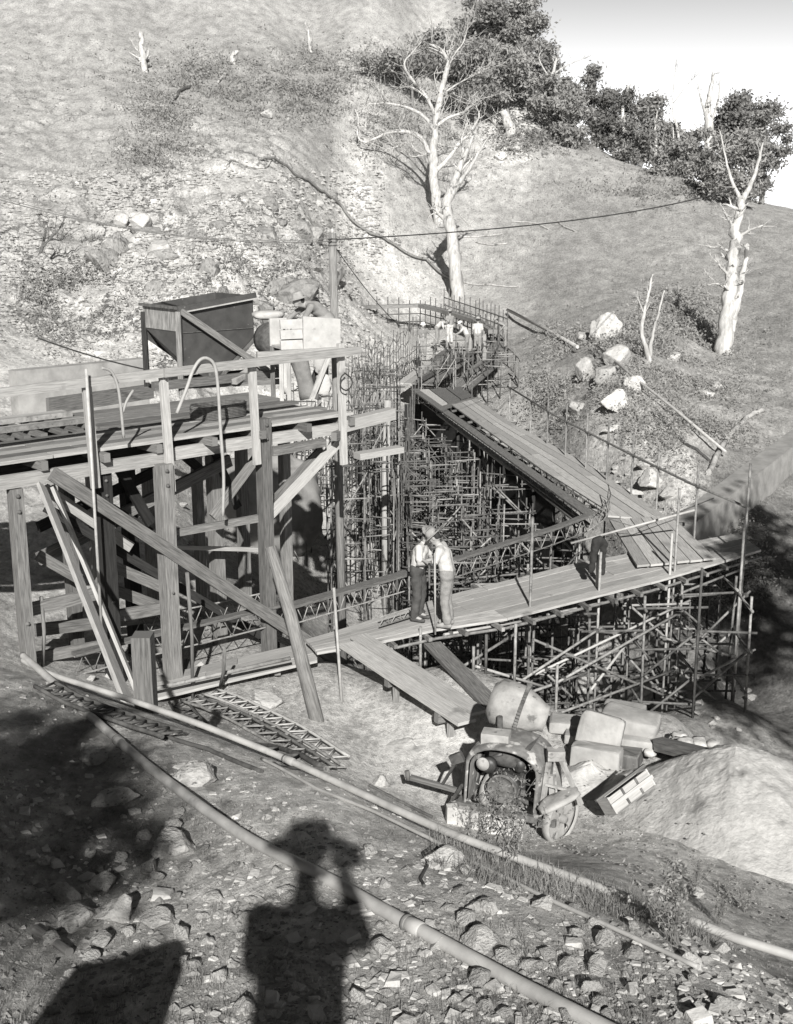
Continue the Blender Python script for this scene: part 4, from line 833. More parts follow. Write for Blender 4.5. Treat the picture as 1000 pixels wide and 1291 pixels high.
part('a_frame', 'mixer', MX, lambda m: [m.beam(mx(.95, .05, .2), mx(1.0, .2, 1.0), .05, .05), m.beam(mx(1.42, .1, .45), mx(1.05, .2, 1.08), .05, .04), m.beam(mx(1.05, .55, .2), mx(1.05, .3, 1.0), .05, .05), m.beam(mx(.98, .1, .62), mx(1.3, .1, .6), .03, .03), m.box(mx(1.08, .15, 1.0), (.2, .14, .12))])
part('hood', 'mixer', MX, lambda m: blob(m, mx(1.18, -.02, .52), (.26, .16, .045), 3, rot=Matrix.Rotation(-.5, 3, 'Y')))
def wheel(c, ax, r=.31):
    def tyre(m): m.lathe([(r - .05, -.03), (r - .02, -.05), (r, -.045), (r, .045), (r - .02, .05), (r - .05, .03)], c, ax, 36, caps=False)
    w_ = part('wheel', 'mixer', MX, tyre)
    a1 = ax.orthogonal().normalized(); b1 = ax.cross(a1)
    def web(m):
        n = 6; base = []
        for k in range(n):                                  # six broad spokes of a cast wheel with oval holes between
            t = 2 * math.pi * k / n; d1 = a1 * math.cos(t) + b1 * math.sin(t); tt = ax.cross(d1)
            rings = []
            for rr, ww in ((.04, .05), (.11, .055), (.17, .065), (r - .04, .125)):
                q = c + d1 * rr; rings.append([q - tt * ww - ax * .012, q + tt * ww - ax * .012, q + tt * ww + ax * .012, q - tt * ww + ax * .012])
            m.loft(rings, [0, .1, .2, .3], [0, .1, .12, .2, .22])
        m.lathe([(r - .075, -.013), (r - .04, -.016), (r - .04, .016), (r - .075, .013)], c, ax, 36, caps=False)
    web_o = MB(); web(web_o); web_o.build('web', 'mixer', w_)
    hub = MB(); hub.lathe([(.01, -.09), (.04, -.09), (.055, -.03), (.055, .03), (.04, .08), (.01, .08)], c, ax, 18); hub.build('hub', 'mixer', w_)
wc = at(707, 1031, 14.0); wax = V((.72, -.68, -.04)).normalized()
wheel(wc, wax); wheel(V((mx(.1, .75, 0).x, mx(.1, .75, 0).y, -.1)), wax); wheel(wc - wax * .95, wax)
part('axle', 'rust', MX, lambda m: m.tube([wc - wax * .06, wc - wax * .95], .03, 10)); part('fork', 'mixer', MX, lambda m: [m.beam(wc - wax * .1, wc - wax * .1 + UP * .5 - FXm * .05, .05, .06), m.beam(wc - wax * .08 + UP * .05, mx(1.3, .0, .62), .04, .04), m.beam(wc - wax * .12, mx(.9, -.02, .25), .05, .05)])
# rubble and slabs below the cowl
for k in range(7):
    q = mx(-.1 + .14 * k, -.12 + .03 * (k % 3), 0); m = MB()
    rot = Matrix.Rotation(rng.uniform(-.5, .5), 3, 'Z') @ Matrix.Rotation(rng.uniform(-.25, .25), 3, 'X'); m.box(V((q.x, q.y, H(q.x, q.y) + .1)), (.13, .09, .2 + .12 * rng.random()), rot)
    ob = solo('stone_slab', m, 'palerock', 'small pale slab of broken stone packed under the mixer cowl', 'stone', q, 'stone slabs under the mixer')
# ================================================================ CEMENT STORE
def sackm(m, c, s, rz, tilt=0, seed=0): blob(m, c, s, seed, 14, .07, Matrix.Rotation(rz, 3, 'Z') @ Matrix.Rotation(tilt, 3, 'Y'))
def sack(c, s, rz, label, tilt=0, seed=0, prn=True):
    c = V(c); m = MB(); sackm(m, c, s, rz, tilt, seed); o = solo('cement_sack', m, 'sack', label, 'sack', c, 'cement sacks and cartons by the mixer')
    return o
def carton(c, s, rz, label, mat='sack', rx=0, ry=0, name='carton'):
    c = V(c); m = MB(); m.box(c, s, Matrix.Rotation(rz, 3, 'Z') @ Matrix.Rotation(ry, 3, 'Y') @ Matrix.Rotation(rx, 3, 'X')); o = solo(name, m, mat, label, 'carton' if name == 'carton' else 'crate', c)
    b_ = o.modifiers.new('bevel', 'BEVEL'); b_.width = .02; b_.segments = 2; return o
SK = .32
def place(px, py, D, s, rz, label, tilt=0, seed=0, rx=0, mat='sack', name='cement_sack', cat='sack', e=.24):
    c = at(px, py, D); m = MB(); blob(m, c, s, seed, 14, .06, Matrix.Rotation(rz, 3, 'Z') @ Matrix.Rotation(tilt, 3, 'Y') @ Matrix.Rotation(rx, 3, 'X'), e=e)
    return solo(name, m, mat, label, cat, c, 'cement sacks and cartons by the mixer')
place(783, 958, 16.3, (.27, .2, .17), -.4, 'grey timber box under the sacks at the right of the stack', 0, 1, 0, 'wood', 'wooden_box', 'box', .12)
place(815, 952, 16.7, (.2, .2, .15), -.4, 'small grey timber box at the right end of the stack', 0, 2, 0, 'wood', 'wooden_box', 'box', .12)
place(752, 960, 16.0, (.33, .16, .22), -.42, 'pale carton standing at the bottom front of the cement stack', 0, 3, -.1, e=.15, name='carton', cat='carton')
place(806, 933, 16.5, (.3, .22, .08), -.32, 'pale cement sack under the top one at the right of the stack', 0, 5)
place(716, 913, 17.1, (.26, .2, .09), -.2, 'pale sack at the far left of the cement stack beside the mixer drum', 0, 7)
place(727, 929, 16.8, (.16, .14, .07), -.25, 'small pale carton wedged low at the left of the cement stack', 0, 8, e=.18, name='carton', cat='carton')
place(757, 925, 16.2, (.3, .11, .27), -.42, 'big pale paper sack standing on edge at the front of the stack', .12, 9, -.35)
place(795, 909, 16.7, (.40, .27, .12), -.38, 'fat pale cement sack lying on top of the stack at the right', .1, 2, 0)
place(788, 893 + 2, 17.2, (.3, .2, .07), -.3, 'thin pale sack lying at the very back of the stack', .05, 12)
CRT = thing('tilted_crate', 'pale slatted crate lying tipped up on the edge of the sand heap', 'crate', at(790, 1005, 14.9))
rt = Matrix.Rotation(.55, 3, 'Z') @ Matrix.Rotation(-.35, 3, 'Y') @ Matrix.Rotation(-.5, 3, 'X'); cc = at(789, 998, 14.15)
def cb(m, o, s): m.box(cc + rt @ V(o), s, rt)
part('side_board', 'paledeal', CRT, lambda m: cb(m, (0, -.13, 0), (.6, .02, .2))); part('side_board', 'paledeal', CRT, lambda m: cb(m, (0, .13, 0), (.6, .02, .2)))
part('end_board', 'plank', CRT, lambda m: cb(m, (-.31, 0, 0), (.02, .29, .22))); part('end_board', 'plank', CRT, lambda m: cb(m, (.31, 0, 0), (.02, .29, .22)))
part('slat', 'paledeal', CRT, lambda m: cb(m, (0, -.16, .0), (.66, .02, .05))); part('slat', 'wood', CRT, lambda m: cb(m, (0, 0, .12), (.8, .05, .03))); part('bottom_board', 'wood', CRT, lambda m: cb(m, (0, 0, -.11), (.62, .28, .02)))
for dx in (-.1, .12): part('strap', 'rust', CRT, lambda m: cb(m, (dx, -.145, .0), (.03, .012, .2)))
m = MB(); a, b = at(830, 938, 16.2), at(968, 972, 14.2); m.beam(a, b, .16, .17); solo('timber_beam', m, 'wood', 'heavy squared timber lying along the top of the sand heap at the right edge', 'beam', b)
m = MB(); a, b = at(905, 955, 16.6), at(845, 930, 16.9); m.beam(a, b, .2, .06); solo('board', m, 'paledeal', 'short pale board beside the heavy timber behind the sand heap', 'board', b)
for k in range(12):
    q = at(815 + rng.uniform(-8, 85), 938 + rng.uniform(-10, 14), 16.4 + rng.uniform(-.3, .5)); z = max(H(q.x, q.y) + .02, q.z - .1); m = MB(); q = V((q.x, q.y, q.z)); blob(m, q, (.08 + .1 * rng.random(), .07 + .05 * rng.random(), .04 + .04 * rng.random()), k + 30, 6, .5, Matrix.Rotation(rng.random() * 3, 3, 'Z'))
    solo('rubble_lump', m, 'palerock', 'pale crusted lump among the rubble behind the sand heap', 'rubble', q, 'pale lumps behind the sand heap')
# ---------------------------------------------------------------- sand heap
def heap():
    m = MB(); n, k = 120, 90; c = at(905, 985, 14.3); top = V((c.x + .25, c.y + .2, .66)); rings = []
    for i in range(k + 1):
        t = i / k; ring = []
        for j in range(n):
            a = 2 * math.pi * j / n; ca, sa = math.cos(a), math.sin(a); w_ = 1 + .14 * noise.noise(V((ca * 1.5, sa * 1.5, 3)))
            x = top.x + ca * (2.6 if ca > 0 else 2.6 - .75 * abs(ca)) * t * w_; y = top.y + sa * (4.3 if sa < 0 else 1.9) * t * w_
            z = top.z - 1.25 * (t ** .98) - .1 * math.exp(-(t * 9) ** 2) + .05 * noise.fractal(V((x * 1.6, y * 1.6, 1)), 1, 2, 5) * (.25 + t)
            z += .03 * noise.fractal(V((x * 5, y * 3, 4)), 1, 2, 4) + .008 * noise.fractal(V((x * 22, y * 22, 1)), 1, 2, 2)
            ring.append(V((x, y, z)))
        rings.append(ring)
    m.loft(rings, [0] * (k + 1), [0] * (n + 1), caps=False, smooth=True)
    return m, top
hm, ht = heap(); solo('sand_heap', hm, 'sand', 'large smooth heap of pale sand at the right beside the mixer', 'sand heap', V((ht.x, ht.y, -.4)))
hp2 = MB(); c = at(690, 1010, 14.6); 
def mound(c, rx, ry, h, label, mat='sand'):
    m = MB(); n, k = 40, 14; z0 = H(c.x, c.y) - .04; rings = []
    for i in range(k + 1):
        t = i / k; rings.append([V((c.x + math.cos(a) * rx * t, c.y + math.sin(a) * ry * t, z0 + h * (1 - t) ** 1.3 * (1 + .3 * noise.noise(V((math.cos(a), math.sin(a), t * 3)))) - .03 * t + .02 * noise.noise(V((a * 3, t * 5, 0))))) for a in [2 * math.pi * j / n for j in range(n)]])
    m.loft(rings, [0] * (k + 1), [0] * (n + 1), caps=False, smooth=True); solo('sand_mound', m, mat, label, 'mound', V((c.x, c.y, z0)))
mound(on(745, 980, -.4), 1.0, .8, .32, 'low trampled mound of sand under the cement sacks')
mound(on(520, 935, -.4), .8, .7, .07, 'very low spread of spilled sand on the clearing')
# ================================================================ ROCKS
def rockmesh(seed, sub=4, flat=.8, cuts=15):
    r_ = random.Random(seed); bm = bmesh.new(); bmesh.ops.create_icosphere(bm, subdivisions=sub, radius=1)
    pl = [(V((r_.gauss(0, 1), r_.gauss(0, 1), r_.gauss(0, .8))).normalized(), r_.uniform(.42, .8)) for _ in range(cuts)]
    for v in bm.verts:
        p = v.co.copy()
        for n, d in pl:
            k = p.dot(n) - d
            if k > 0: p -= n * k
        p *= 1 + .10 * noise.fractal(p * 2.6 + V((seed, 0, 0)), .8, 2.1, 6) + .05 * noise.ridged_multi_fractal(p * 1.8 + V((0, seed, 0)), 1, 2, 4, 1, 2); p.z *= flat; v.co = p
    me = bpy.data.meshes.new('rock'); bm.to_mesh(me); bm.free(); me.polygons.foreach_set('use_smooth', [sub > 2] * len(me.polygons)); return me
RM = [rockmesh(s) for s in range(9)]; RMs = [rockmesh(s + 40, 3) for s in range(8)]
for k, me_ in enumerate(RM): me_.materials.append(M['rock'])
RMp = []
for me_ in RM: c_ = me_.copy(); c_.materials.clear(); c_.materials.append(M['palerock']); RMp.append(c_)
for k, me_ in enumerate(RMs): me_.materials.append(M['rock' if k % 2 else 'palerock'])
def rock(px, py, wpx, label, group, pale=None, hz=.7, sink=.3, small=False, far=160, name='rock', cat='rock', q=None, asp=None):
    q = q or g(px, py, far=far); D = dist(q); s = wpx / 2 * D / F
    me_ = rng.choice(RMs if small else (RMp if pale else RM)); o = bpy.data.objects.new(name, me_); COL.objects.link(o)
    a_ = asp or rng.uniform(.7, 1.0)
    o.location = (q.x, q.y, q.z + s * hz * (.5 - sink)); o.scale = (s * 1.05, s * a_, s * hz); o.rotation_euler = (rng.uniform(-.2, .2), rng.uniform(-.2, .2), rng.uniform(-.6, .6))
    return tag(o, label, cat, group)
GB = 'rocks scattered on the near bank'
big = [(340,888,52,'large rounded boulder on the dirt at the foot of the log prop',1,.5),(320,892,34,'smaller rock hard against the left of the boulder by the log prop',1,.5),(225,1010,0,'',0,0),
 (245,985,72,'broad half-buried rock above the big pipe at left of centre',0,.45),(115,960,46,'rounded boulder in the dappled shade left of the big pipe',0,.9),(150,1012,60,'wide low boulder just left of the big pipe',0,.6),
 (218,1045,28,'square pale rock perched upright below the big pipe',1,.9),(183,1056,24,'small pale rock left of the upright square one',1,.7),(222,1075,66,'large mottled rock ledge in the middle of the near bank at left',0,.7),(187,1100,34,'tilted rock with a dark crack left of the mottled ledge',0,.9),
 (160,1100,24,'',0,0),(133,1120,38,'pale blocky rock upper of the cluster at lower left',1,.8),(88,1135,46,'pale rounded rock at the left of the lower left cluster',1,.6),(145,1160,58,'tall craggy pale rock in the middle of the lower left cluster',1,1.0),(100,1165,66,'wide slanting rock at the bottom of the lower left cluster',0,.7),
 (163,1178,20,'small round rock right of the craggy pale rock',1,.8),(130,1190,34,'angular rock touching the triangular shadow at lower left',0,.7),(200,1165,60,'long flat slab with a pale end right of the lower left cluster',1,.25),
 (293,1180,26,'',0,0),(315,1160,24,'bright pale stone left of the cast shadow',1,.8),(300,1185,44,'',0,0),(270,1135,36,'brown-grey stone in the grass left of the cast shadow',0,.5),
 (560,1088,66,'broad pale flat boulder with a dark branch curling beside it',1,.45),(588,1068,28,'small round pale rock against the far side of the boulder by the long pipe',1,.8),(510,1100,18,'little white stone alone on the slope right of the cast shadow',1,.7),
 (585,1132,22,'',0,0),(600,1148,26,'dark-edged rock above the round pale rock',0,.8),(618,1150,30,'round pale rock like a ball in the right of the near bank',1,1.0),(605,1190,66,'long pale rock slab lying below the round pale rock',1,.4),(570,1148,26,'pale flat rock left of the round pale rock',1,.4),(542,1145,20,'small grey rock left of the pale flat rock',0,.8),
 (684,1145,32,'pale rock with a deep black shadow beside the thin pipe',1,.9),(708,1132,36,'angular grey rock right of the thin pipe',0,.7),(735,1150,24,'',0,0),(780,1148,22,'half-buried round rock under the end of the long pipe',0,.7),(645,1213,26,'white flat stone at the bottom edge right of centre',1,.5),
 (670,1219,30,'smooth pale stone at the bottom edge beside the white flat stone',1,.6),(715,1222,32,'rounded grey rock at the bottom edge left of the brightest one',0,.8),(752,1222,40,'bright pale wedge-shaped rock at the bottom edge',1,.7),(762,1190,34,'rough brownish rock above the wedge-shaped rock',0,.8),(800,1206,34,'low grey rock at lower right beside the thin pipe',0,.6),
 (880,1130,24,'pale stone at the foot of the sand heap in the dry grass',1,.7),(835,1125,30,'flat pale block at the foot of the sand heap above the pipe end',1,.4),(480,990,26,'pale stone between the trusses and the long pipe',1,.8),(1040,1120,60,'grey boulder right of the frame edge',0,.7)]
for px, py, wp, lab, pale, hz in big:
    if wp and lab and px < 1000: rock(px, py, wp * 1.08, lab, GB, pale, max(.5, hz), .12)
for k in range(120):
    px, py = rng.uniform(50, 960), rng.uniform(1000, 1285)
    if py < 1015 + (px - 400) * .3 + 40 * 0 or py > 1285: continue
    if 310 < px < 450 and rng.random() < .5: continue
    rock(px, py, rng.uniform(9, 28) * (1.4 if py > 1120 else 1), 'small angular stone lying among the dry grass of the near bank', GB, small=True, hz=.8, sink=.15)
for k in range(26):
    px, py = rng.uniform(55, 330), rng.uniform(930, 1230)
    if py > 880 + px * .6: rock(px, py, rng.uniform(8, 24), 'small angular stone lying among the dry grass of the near bank', GB, small=True, hz=.7)
# boulders beyond the handrail
GR = 'boulders below the hill at right'
for px, py, wp, lab, pale, hz in ((738,478,30,'tall rounded boulder, leftmost of the outcrop beyond the handrail',0,1.5),(765,480,40,'boulder split by a black cleft in the middle of the outcrop beyond the handrail',0,1.1),(780,462,44,'pale boulder at the top of the outcrop under the fallen pole',0,1.0),(800,490,36,'grey boulder at the right of the outcrop beyond the handrail',0,.9),
    (778,515,46,'lowest jagged pale boulder of the outcrop beyond the handrail',1,.9),(725,520,40,'boulder half sunk in the slope beside the handrail posts',0,.9),(765,428,54,'round boulder behind the forked dead sapling, left one',0,1.1),(735,430,34,'small boulder at the upper left of the outcrop',0,.8),(770,545,30,'flat pale rock near the handrail, below the jagged boulder',1,.6),
    (890,500,24,'small pale rock in the scrub at right',1,.8),(905,490,20,'small pale rock right of the scrub, near the fallen log',1,.9),(850,455,26,'grey rock beside the foot of the forked dead sapling',0,.9),(820,612,44,'dark-seamed rock in the rubble beside the abutment wall',1,.8),(800,632,36,'low pale rock in the rubble beside the platform',1,.8),(840,628,30,'round rock in the rubble against the abutment wall',1,.9),(812,590,30,'pale rock at the top of the rubble beside the handrail',1,.8),(335,148,22,'pale boulder alone high on the hill above the fallen branch',1,.9),(205,322,46,'pale overhanging block on the cliff below the cable',1,.9),(180,290,34,'dark-seamed rock on the cliff right below the cable',1,1.0),(155,285,26,'cracked rock on the cliff at the left under the cable',1,1.0),(650,190,26,'pale rock at the upper end of the outcrop by the fallen stump on the skyline',1,.7),(632,200,22,'pale rock below the stump near the skyline',1,.7)):
    rock(px, py, wp, lab, GR if px > 700 else 'rocks on the hillside', pale, hz, .15)
for k in range(16):
    px, py = rng.uniform(775, 870), rng.uniform(580, 650)
    rock(px, py, rng.uniform(7, 16), 'small broken stone in the rubble between handrail and abutment wall', 'rubble beside the abutment wall', small=True)
for k in range(45):
    px, py = rng.uniform(40, 470), rng.uniform(250, 500)
    rock(px, py, rng.uniform(4, 15), 'broken stone on the pale cliff face behind the hopper', 'stones on the cliff', small=True, sink=.1, hz=.9)
for k in range(24):
    px, py = rng.uniform(40, 330), rng.uniform(600, 860); rock(px, py, rng.uniform(6, 22), 'broken pale stone on the slope beneath the trestle', 'rubble under the trestle', small=True)
for k in range(14):
    px, py = rng.uniform(350, 500), rng.uniform(640, 760); rock(px, py, rng.uniform(6, 16), 'broken stone at the left foot of the pit', 'rubble at the pit foot', small=True)
for k in range(10):
    px, py = rng.uniform(860, 950), rng.uniform(860, 925); rock(px, py, rng.uniform(8, 22), 'rounded stone on the shaded ravine floor at right', 'stones on the ravine floor', small=True)
# tiny stones that nobody could count
def scatter(name, n, fn, shape, mat, label=None):
    m = MB()
    for _ in range(n): shape(m, *fn())
    o = m.build(name, mat, None, V((0, 0, 0))); tag(o, label, 'gravel' if 'gravel' in name else 'grass', kind='stuff'); return o
def pebble(m, q, s):
    a = rng.random() * 6; base = len(m.v)
    for dx, dy, dz in ((1, 0, 0), (0, 1, 0), (-1, 0, 0), (0, -1, 0), (.1, .1, .8), (0, 0, -.5)):
        x, y = dx * s * rng.uniform(.7, 1.2), dy * s * rng.uniform(.6, 1.1); m.v.append((q.x + x * math.cos(a) - y * math.sin(a), q.y + x * math.sin(a) + y * math.cos(a), q.z + dz * s * rng.uniform(.5, .9)))
    for i in range(4): m.face((base + i, base + (i + 1) % 4, base + 4)); m.face((base + (i + 1) % 4, base + i, base + 5))
def gb(px, py):
    r = ray(px, py).normalized(); h = BV.ray_cast(V((0, 0, CZ)), r, 400)[0]; return h
def fg_pt(): 
    while True:
        px, py = rng.uniform(-60, 1060), rng.uniform(860, 1330); e = 862 + (px - 50) * .36 if px < 1100 else 0
        if py > e - 6: h = gb(px, py); return (h if h else V((0, 5, 3.8)))
scatter('gravel', 9000, lambda: (fg_pt(), rng.uniform(.003, .009) * (1 + 3.2 * rng.random() ** 5)), pebble, 'gravel')
def hill_pt(): 
    while True:
        h = gb(rng.uniform(-20, 1020), rng.uniform(40, 760))
        if h and dist(h) > 26: return h
scatter('gravel', 9000, lambda: (lambda q: (q, dist(q) * rng.uniform(.0004, .0015)))(hill_pt()), pebble, 'gravel')
def cliff_pt():
    while True:
        h = gb(rng.uniform(-20, 480), rng.uniform(215, 480))
        if h and dist(h) > 38 and noise.noise(V((h.x * .25, h.y * .25, 7))) > rng.uniform(-.3, .25): return h
scatter('gravel', 5200, lambda: (lambda q: (q, dist(q) * rng.uniform(.0008, .004)))(cliff_pt()), pebble, 'rock')
def yard_pt():
    while True:
        h = gb(rng.uniform(150, 1000), rng.uniform(820, 1070))
        if h and 12.5 < dist(h) < 21: return h
scatter('gravel', 4000, lambda: (yard_pt(), rng.uniform(.004, .016) * (1 + 1.5 * rng.random() ** 5)), pebble, 'rock')
# ---------------------------------------------------------------- grass
def blades(m, q, s, k=7, spread=.5):
    for _ in range(k):
        a = rng.random() * 6.3; l = s * rng.uniform(.5, 1.1); dx, dy = math.cos(a) * spread * l * rng.random(), math.sin(a) * spread * l * rng.random(); w = s * .022
        x, y = q.x + rng.uniform(-.4, .4) * s, q.y + rng.uniform(-.4, .4) * s; b = len(m.v); px_, py_ = -math.sin(a) * w, math.cos(a) * w
        m.v += [(x - px_, y - py_, q.z - .01), (x + px_, y + py_, q.z - .01), (x + dx * .5 + px_ * .7, y + dy * .5 + py_ * .7, q.z + l * .6), (x + dx * .5 - px_ * .7, y + dy * .5 - py_ * .7, q.z + l * .6), (x + dx * 1.3, y + dy * 1.3, q.z + l)]
        m.face((b, b + 1, b + 2, b + 3)); m.face((b + 3, b + 2, b + 4))
def grass_pt():
    while True:
        q = fg_pt(); d = noise.fractal(V((q.x * .9, q.y * .9, 5)), 1, 2, 3)
        if d > .12 + rng.uniform(-.25, .25): return q
scatter('grass', 1900, lambda: (grass_pt(), rng.uniform(.015, .05), 9, 1.1), blades, 'grass')
def edge_pt():
    while True:
        px = rng.uniform(540, 960); py = 1058 + (px - 540) * .27 + rng.uniform(-14, 36)
        h = gb(px, py)
        if h and dist(h) < 9: return h
scatter('grass', 900, lambda: (edge_pt(), rng.uniform(.03, .085), 8, 1.5), blades, 'grass')
def hg_pt():
    while True:
        px, py = rng.uniform(40, 1000), rng.uniform(60, 640); h = gb(px, py)
        if not h or dist(h) < 30: continue
        d = noise.fractal(V((h.x * .12, h.y * .12, 1)), 1, 2, 4); lim = .12 if px < 500 else -.12
        if 680 < px and 380 < py < 560: lim = -.4
        if py < 200 and 200 < px < 480: lim = -.25
        if d > lim + rng.uniform(-.1, .1): return h
scatter('grass', 16000, lambda: (lambda q: (q, dist(q) * rng.uniform(.0016, .0045), 5, .9))(hg_pt()), blades, 'grass')
# ================================================================ PIPES ON THE GROUND
def spline0(P, n):
    P = resample(P, n); return [sum(P[max(0, i - 3):i + 4], V((0, 0, 0))) / len(P[max(0, i - 3):i + 4]) for i in range(len(P))]
def gpipe(pts, r, mat, label, name='pipe', n=60, joints=0, lift_=.0):
    if len(pts[0]) == 3:
        Q2 = spline0([at(*p) + V((0, 0, r * .6)) for p in pts], n * 2); Q2 = [V((p.x, p.y, max(p.z, H(p.x, p.y) + r * .75))) for p in Q2]; Q2 = [sum(Q2[max(0, i - 4):i + 5], V((0, 0, 0))) / len(Q2[max(0, i - 4):i + 5]) + V((0, 0, .004)) for i in range(len(Q2))]; n = n * 2; return pipe_build(Q2, r, mat, label, name, joints, n)
    P = [g(px, py) for px, py in pts]; P = resample(P, n); Q2 = []
    for p in P: Q2.append(V((p.x, p.y, H(p.x, p.y))))
    # a stiff pipe: smooth the heights, then lift it on to the ground
    zs = np.array([p.z for p in Q2]); k = np.ones(31) / 31; zz = np.convolve(np.pad(zs, 15, 'reflect', reflect_type='odd'), k, 'valid'); up = float(np.percentile(zs - zz, 96)) + lift_; 
    Q2 = [V((p.x, p.y, z + r * .8 + up)) for p, z in zip(Q2, zz)]
    return pipe_build(Q2, r, mat, label, name, joints, n)
def pipe_build(Q2, r, mat, label, name, joints, n):
    m = MB(); m.tube(Q2, r, 14)
    if not joints: return solo(name, m, mat, label, 'pipe', Q2[n // 2])
    t = thing(name, label, 'pipe', Q2[n // 2]); m.build('barrel', mat, t)
    for f in joints:
        i = int(f * n); d = (Q2[i + 1] - Q2[i]).normalized(); part('collar', 'pipe', t, lambda m: m.lathe([(r, -.045), (r * 1.14, -.04), (r * 1.16, .04), (r, .045)], Q2[i], d, 18, caps=False)); part('collar_ring', 'rust', t, lambda m: m.lathe([(r, -.008), (r * 1.2, -.006), (r * 1.2, .006), (r, .008)], Q2[i] - d * .06, d, 18, caps=False))
    return t
gpipe(((20, 822, 10.8), (62, 858, 10.1), (104, 897, 9.2), (180, 965, 7.75), (267, 1032, 6.6), (340, 1080, 6.0), (410, 1122, 5.62), (480, 1163, 5.28), (548, 1200, 5.0), (615, 1238, 4.74), (690, 1283, 4.46), (800, 1350, 4.1), (950, 1440, 3.7), (1150, 1560, 3.3)), .031, 'pipe', 'big pale steel pipe running diagonally down through the foreground', joints=(.34, .75))
gpipe(((20, 830, 10.7), (60, 852, 10.2), (150, 880, 9.6), (250, 915, 8.9), (350, 955, 8.3), (480, 1015, 7.4), (570, 1056, 6.85), (700, 1103, 6.3), (830, 1150, 5.95)), .024, 'pipe', 'long pale pipe along the edge of the bank, ending in the grass', joints=(.55,), lift_=.035)
gpipe(((868, 1164, 5.9), (930, 1188, 5.75), (1020, 1216, 5.6)), .024, 'pipe', 'short length of pale pipe leaving the grass at the right edge')
gpipe(((330, 962), (400, 996), (470, 1030), (540, 1065), (600, 1095), (690, 1138), (800, 1190), (880, 1228)), .011, 'pipe', 'thin pipe running below and beside the long pale pipe')
gpipe(((50, 870), (120, 905), (190, 925), (260, 948), (330, 975)), .016, 'rust', 'thin rusty rod lying between the two pipes at left')
gpipe(((466, 992), (500, 1010), (545, 1032)), .02, 'rust', 'short dark rod lying across the dirt behind the long pipe')
gpipe(((45, 1175), (65, 1188), (88, 1205)), .02, 'wood', 'short dark pole poking in at the lower left edge', name='pole')
gpipe(((535, 1120), (530, 1110), (540, 1092), (533, 1078), (552, 1066)), .008, 'rust', 'thin curved dark branch lying beside the flat boulder', name='branch')
def hpipe(pts, r, mat, label, name, cat, lift=.05, n=60):
    P = resample([g(*p) for p in pts], n); P = [V((p.x, p.y, H(p.x, p.y) + lift)) for p in P]; m = MB(); m.tube(P, r, 7); return solo(name, m, mat, label, cat, P[0])
hpipe(((330, 205), (390, 232), (430, 262), (470, 300), (538, 331), (575, 360)), .09, 'barkfg', 'long thin fallen pole on the hillside running down to the lower dead tree', 'fallen_pole', 'pole', .25)
m = MB(); ps = [g(640, 398, .35), g(690, 422, .25), g(728, 446, .3)]; m.tube(ps, .1, 8, .08); solo('fallen_pole', m, 'bark', 'dark-edged pale pole lying on the slope from the far bend to the boulders', 'pole', ps[0])
m = MB(); ps = [g(752, 452, .5), g(800, 487, .3), g(850, 527, .3), g(915, 580, .25)]; m.tube(ps, .05, 8, .045); solo('fallen_pole', m, 'tubepale', 'straight pale pole running from the boulders down towards the abutment wall', 'pole', ps[0])
hpipe(((822, 522), (850, 548), (880, 570), (905, 590)), .05, 'rust', 'dark bent pole on the slope below the straight pale pole', 'fallen_pole', 'pole', .05)
for pts, r, lab in ((((284,211),(312,210),(334,213),(352,200)), .07, 'pale fallen branch high on the pale hillside'), (((645,280),(665,281),(678,283),(692,290)), .06, 'curved pale stick on the right hill, left one'), (((704,281),(712,287),(726,293)), .06, 'short pale stick on the right hill, right one'), (((578,298),(605,299),(634,296)), .07, 'pale fallen branch right of the lower dead tree, upper one'), (((600,306),(622,310),(640,308)), .07, 'pale fallen branch right of the lower dead tree, lower one'),
    (((585,357),(620,360),(655,362)), .06, 'long low branch on the slope right of the lower dead tree'), (((893,600),(915,560),(940,530),(962,520)), .09, 'weathered fallen log behind the abutment wall at right'), (((235,98),(270,92),(285,95),(275,105)), .1, 'twisted pale fallen limb in the scrub near the hilltop'), (((578,270),(592,285),(598,278)), .05, 'small pale stick by the foot of the white dead tree'), (((215,132),(225,118),(240,110)), .12, 'dark charred fallen log on the upper hillside')):
    hpipe(pts, r, 'rust' if 'charred' in lab else 'bark', lab, 'fallen_branch', 'branch', r)

# ---------------------------------------------------------------- rubble carpet of the near bank, rock faces of the cut
def shard(m, q, s):
    """angular fragment: a squashed box with jittered corners, half sunk"""
    a = rng.random() * 6; ca, sa = math.cos(a), math.sin(a); b = len(m.v)
    for dz, k in ((-.4, 1.05), (rng.uniform(.25, .55), .72)):
        for dx, dy in ((1, .7), (-1, .7), (-1, -.7), (1, -.7)):
            x, y = dx * s * k * rng.uniform(.7, 1.15), dy * s * k * rng.uniform(.7, 1.15); m.v.append((q.x + x * ca - y * sa, q.y + x * sa + y * ca, q.z + dz * s * rng.uniform(.7, 1.3)))
    m.face((b + 4, b + 7, b + 6, b + 5)[::-1])
    for i in range(4): j = (i + 1) % 4; m.face((b + i, b + j, b + 4 + j, b + 4 + i)[::-1] if False else (b + j, b + i, b + 4 + i, b + 4 + j)[::-1])
def rub_pt():
    while True:
        q = fg_pt()
        if noise.noise(V((q.x * 1.1, q.y * 1.1, 9))) + (.25 if q.y < 5.6 else -.05) > rng.uniform(-.25, .35): return q
scatter('gravel', 1100, lambda: (rub_pt(), rng.uniform(.005, .016) * (1 + 3.2 * rng.random() ** 4)), shard, 'palerock')
scatter('gravel', 800, lambda: (rub_pt(), rng.uniform(.006, .026)), shard, 'rock')
RMc = []
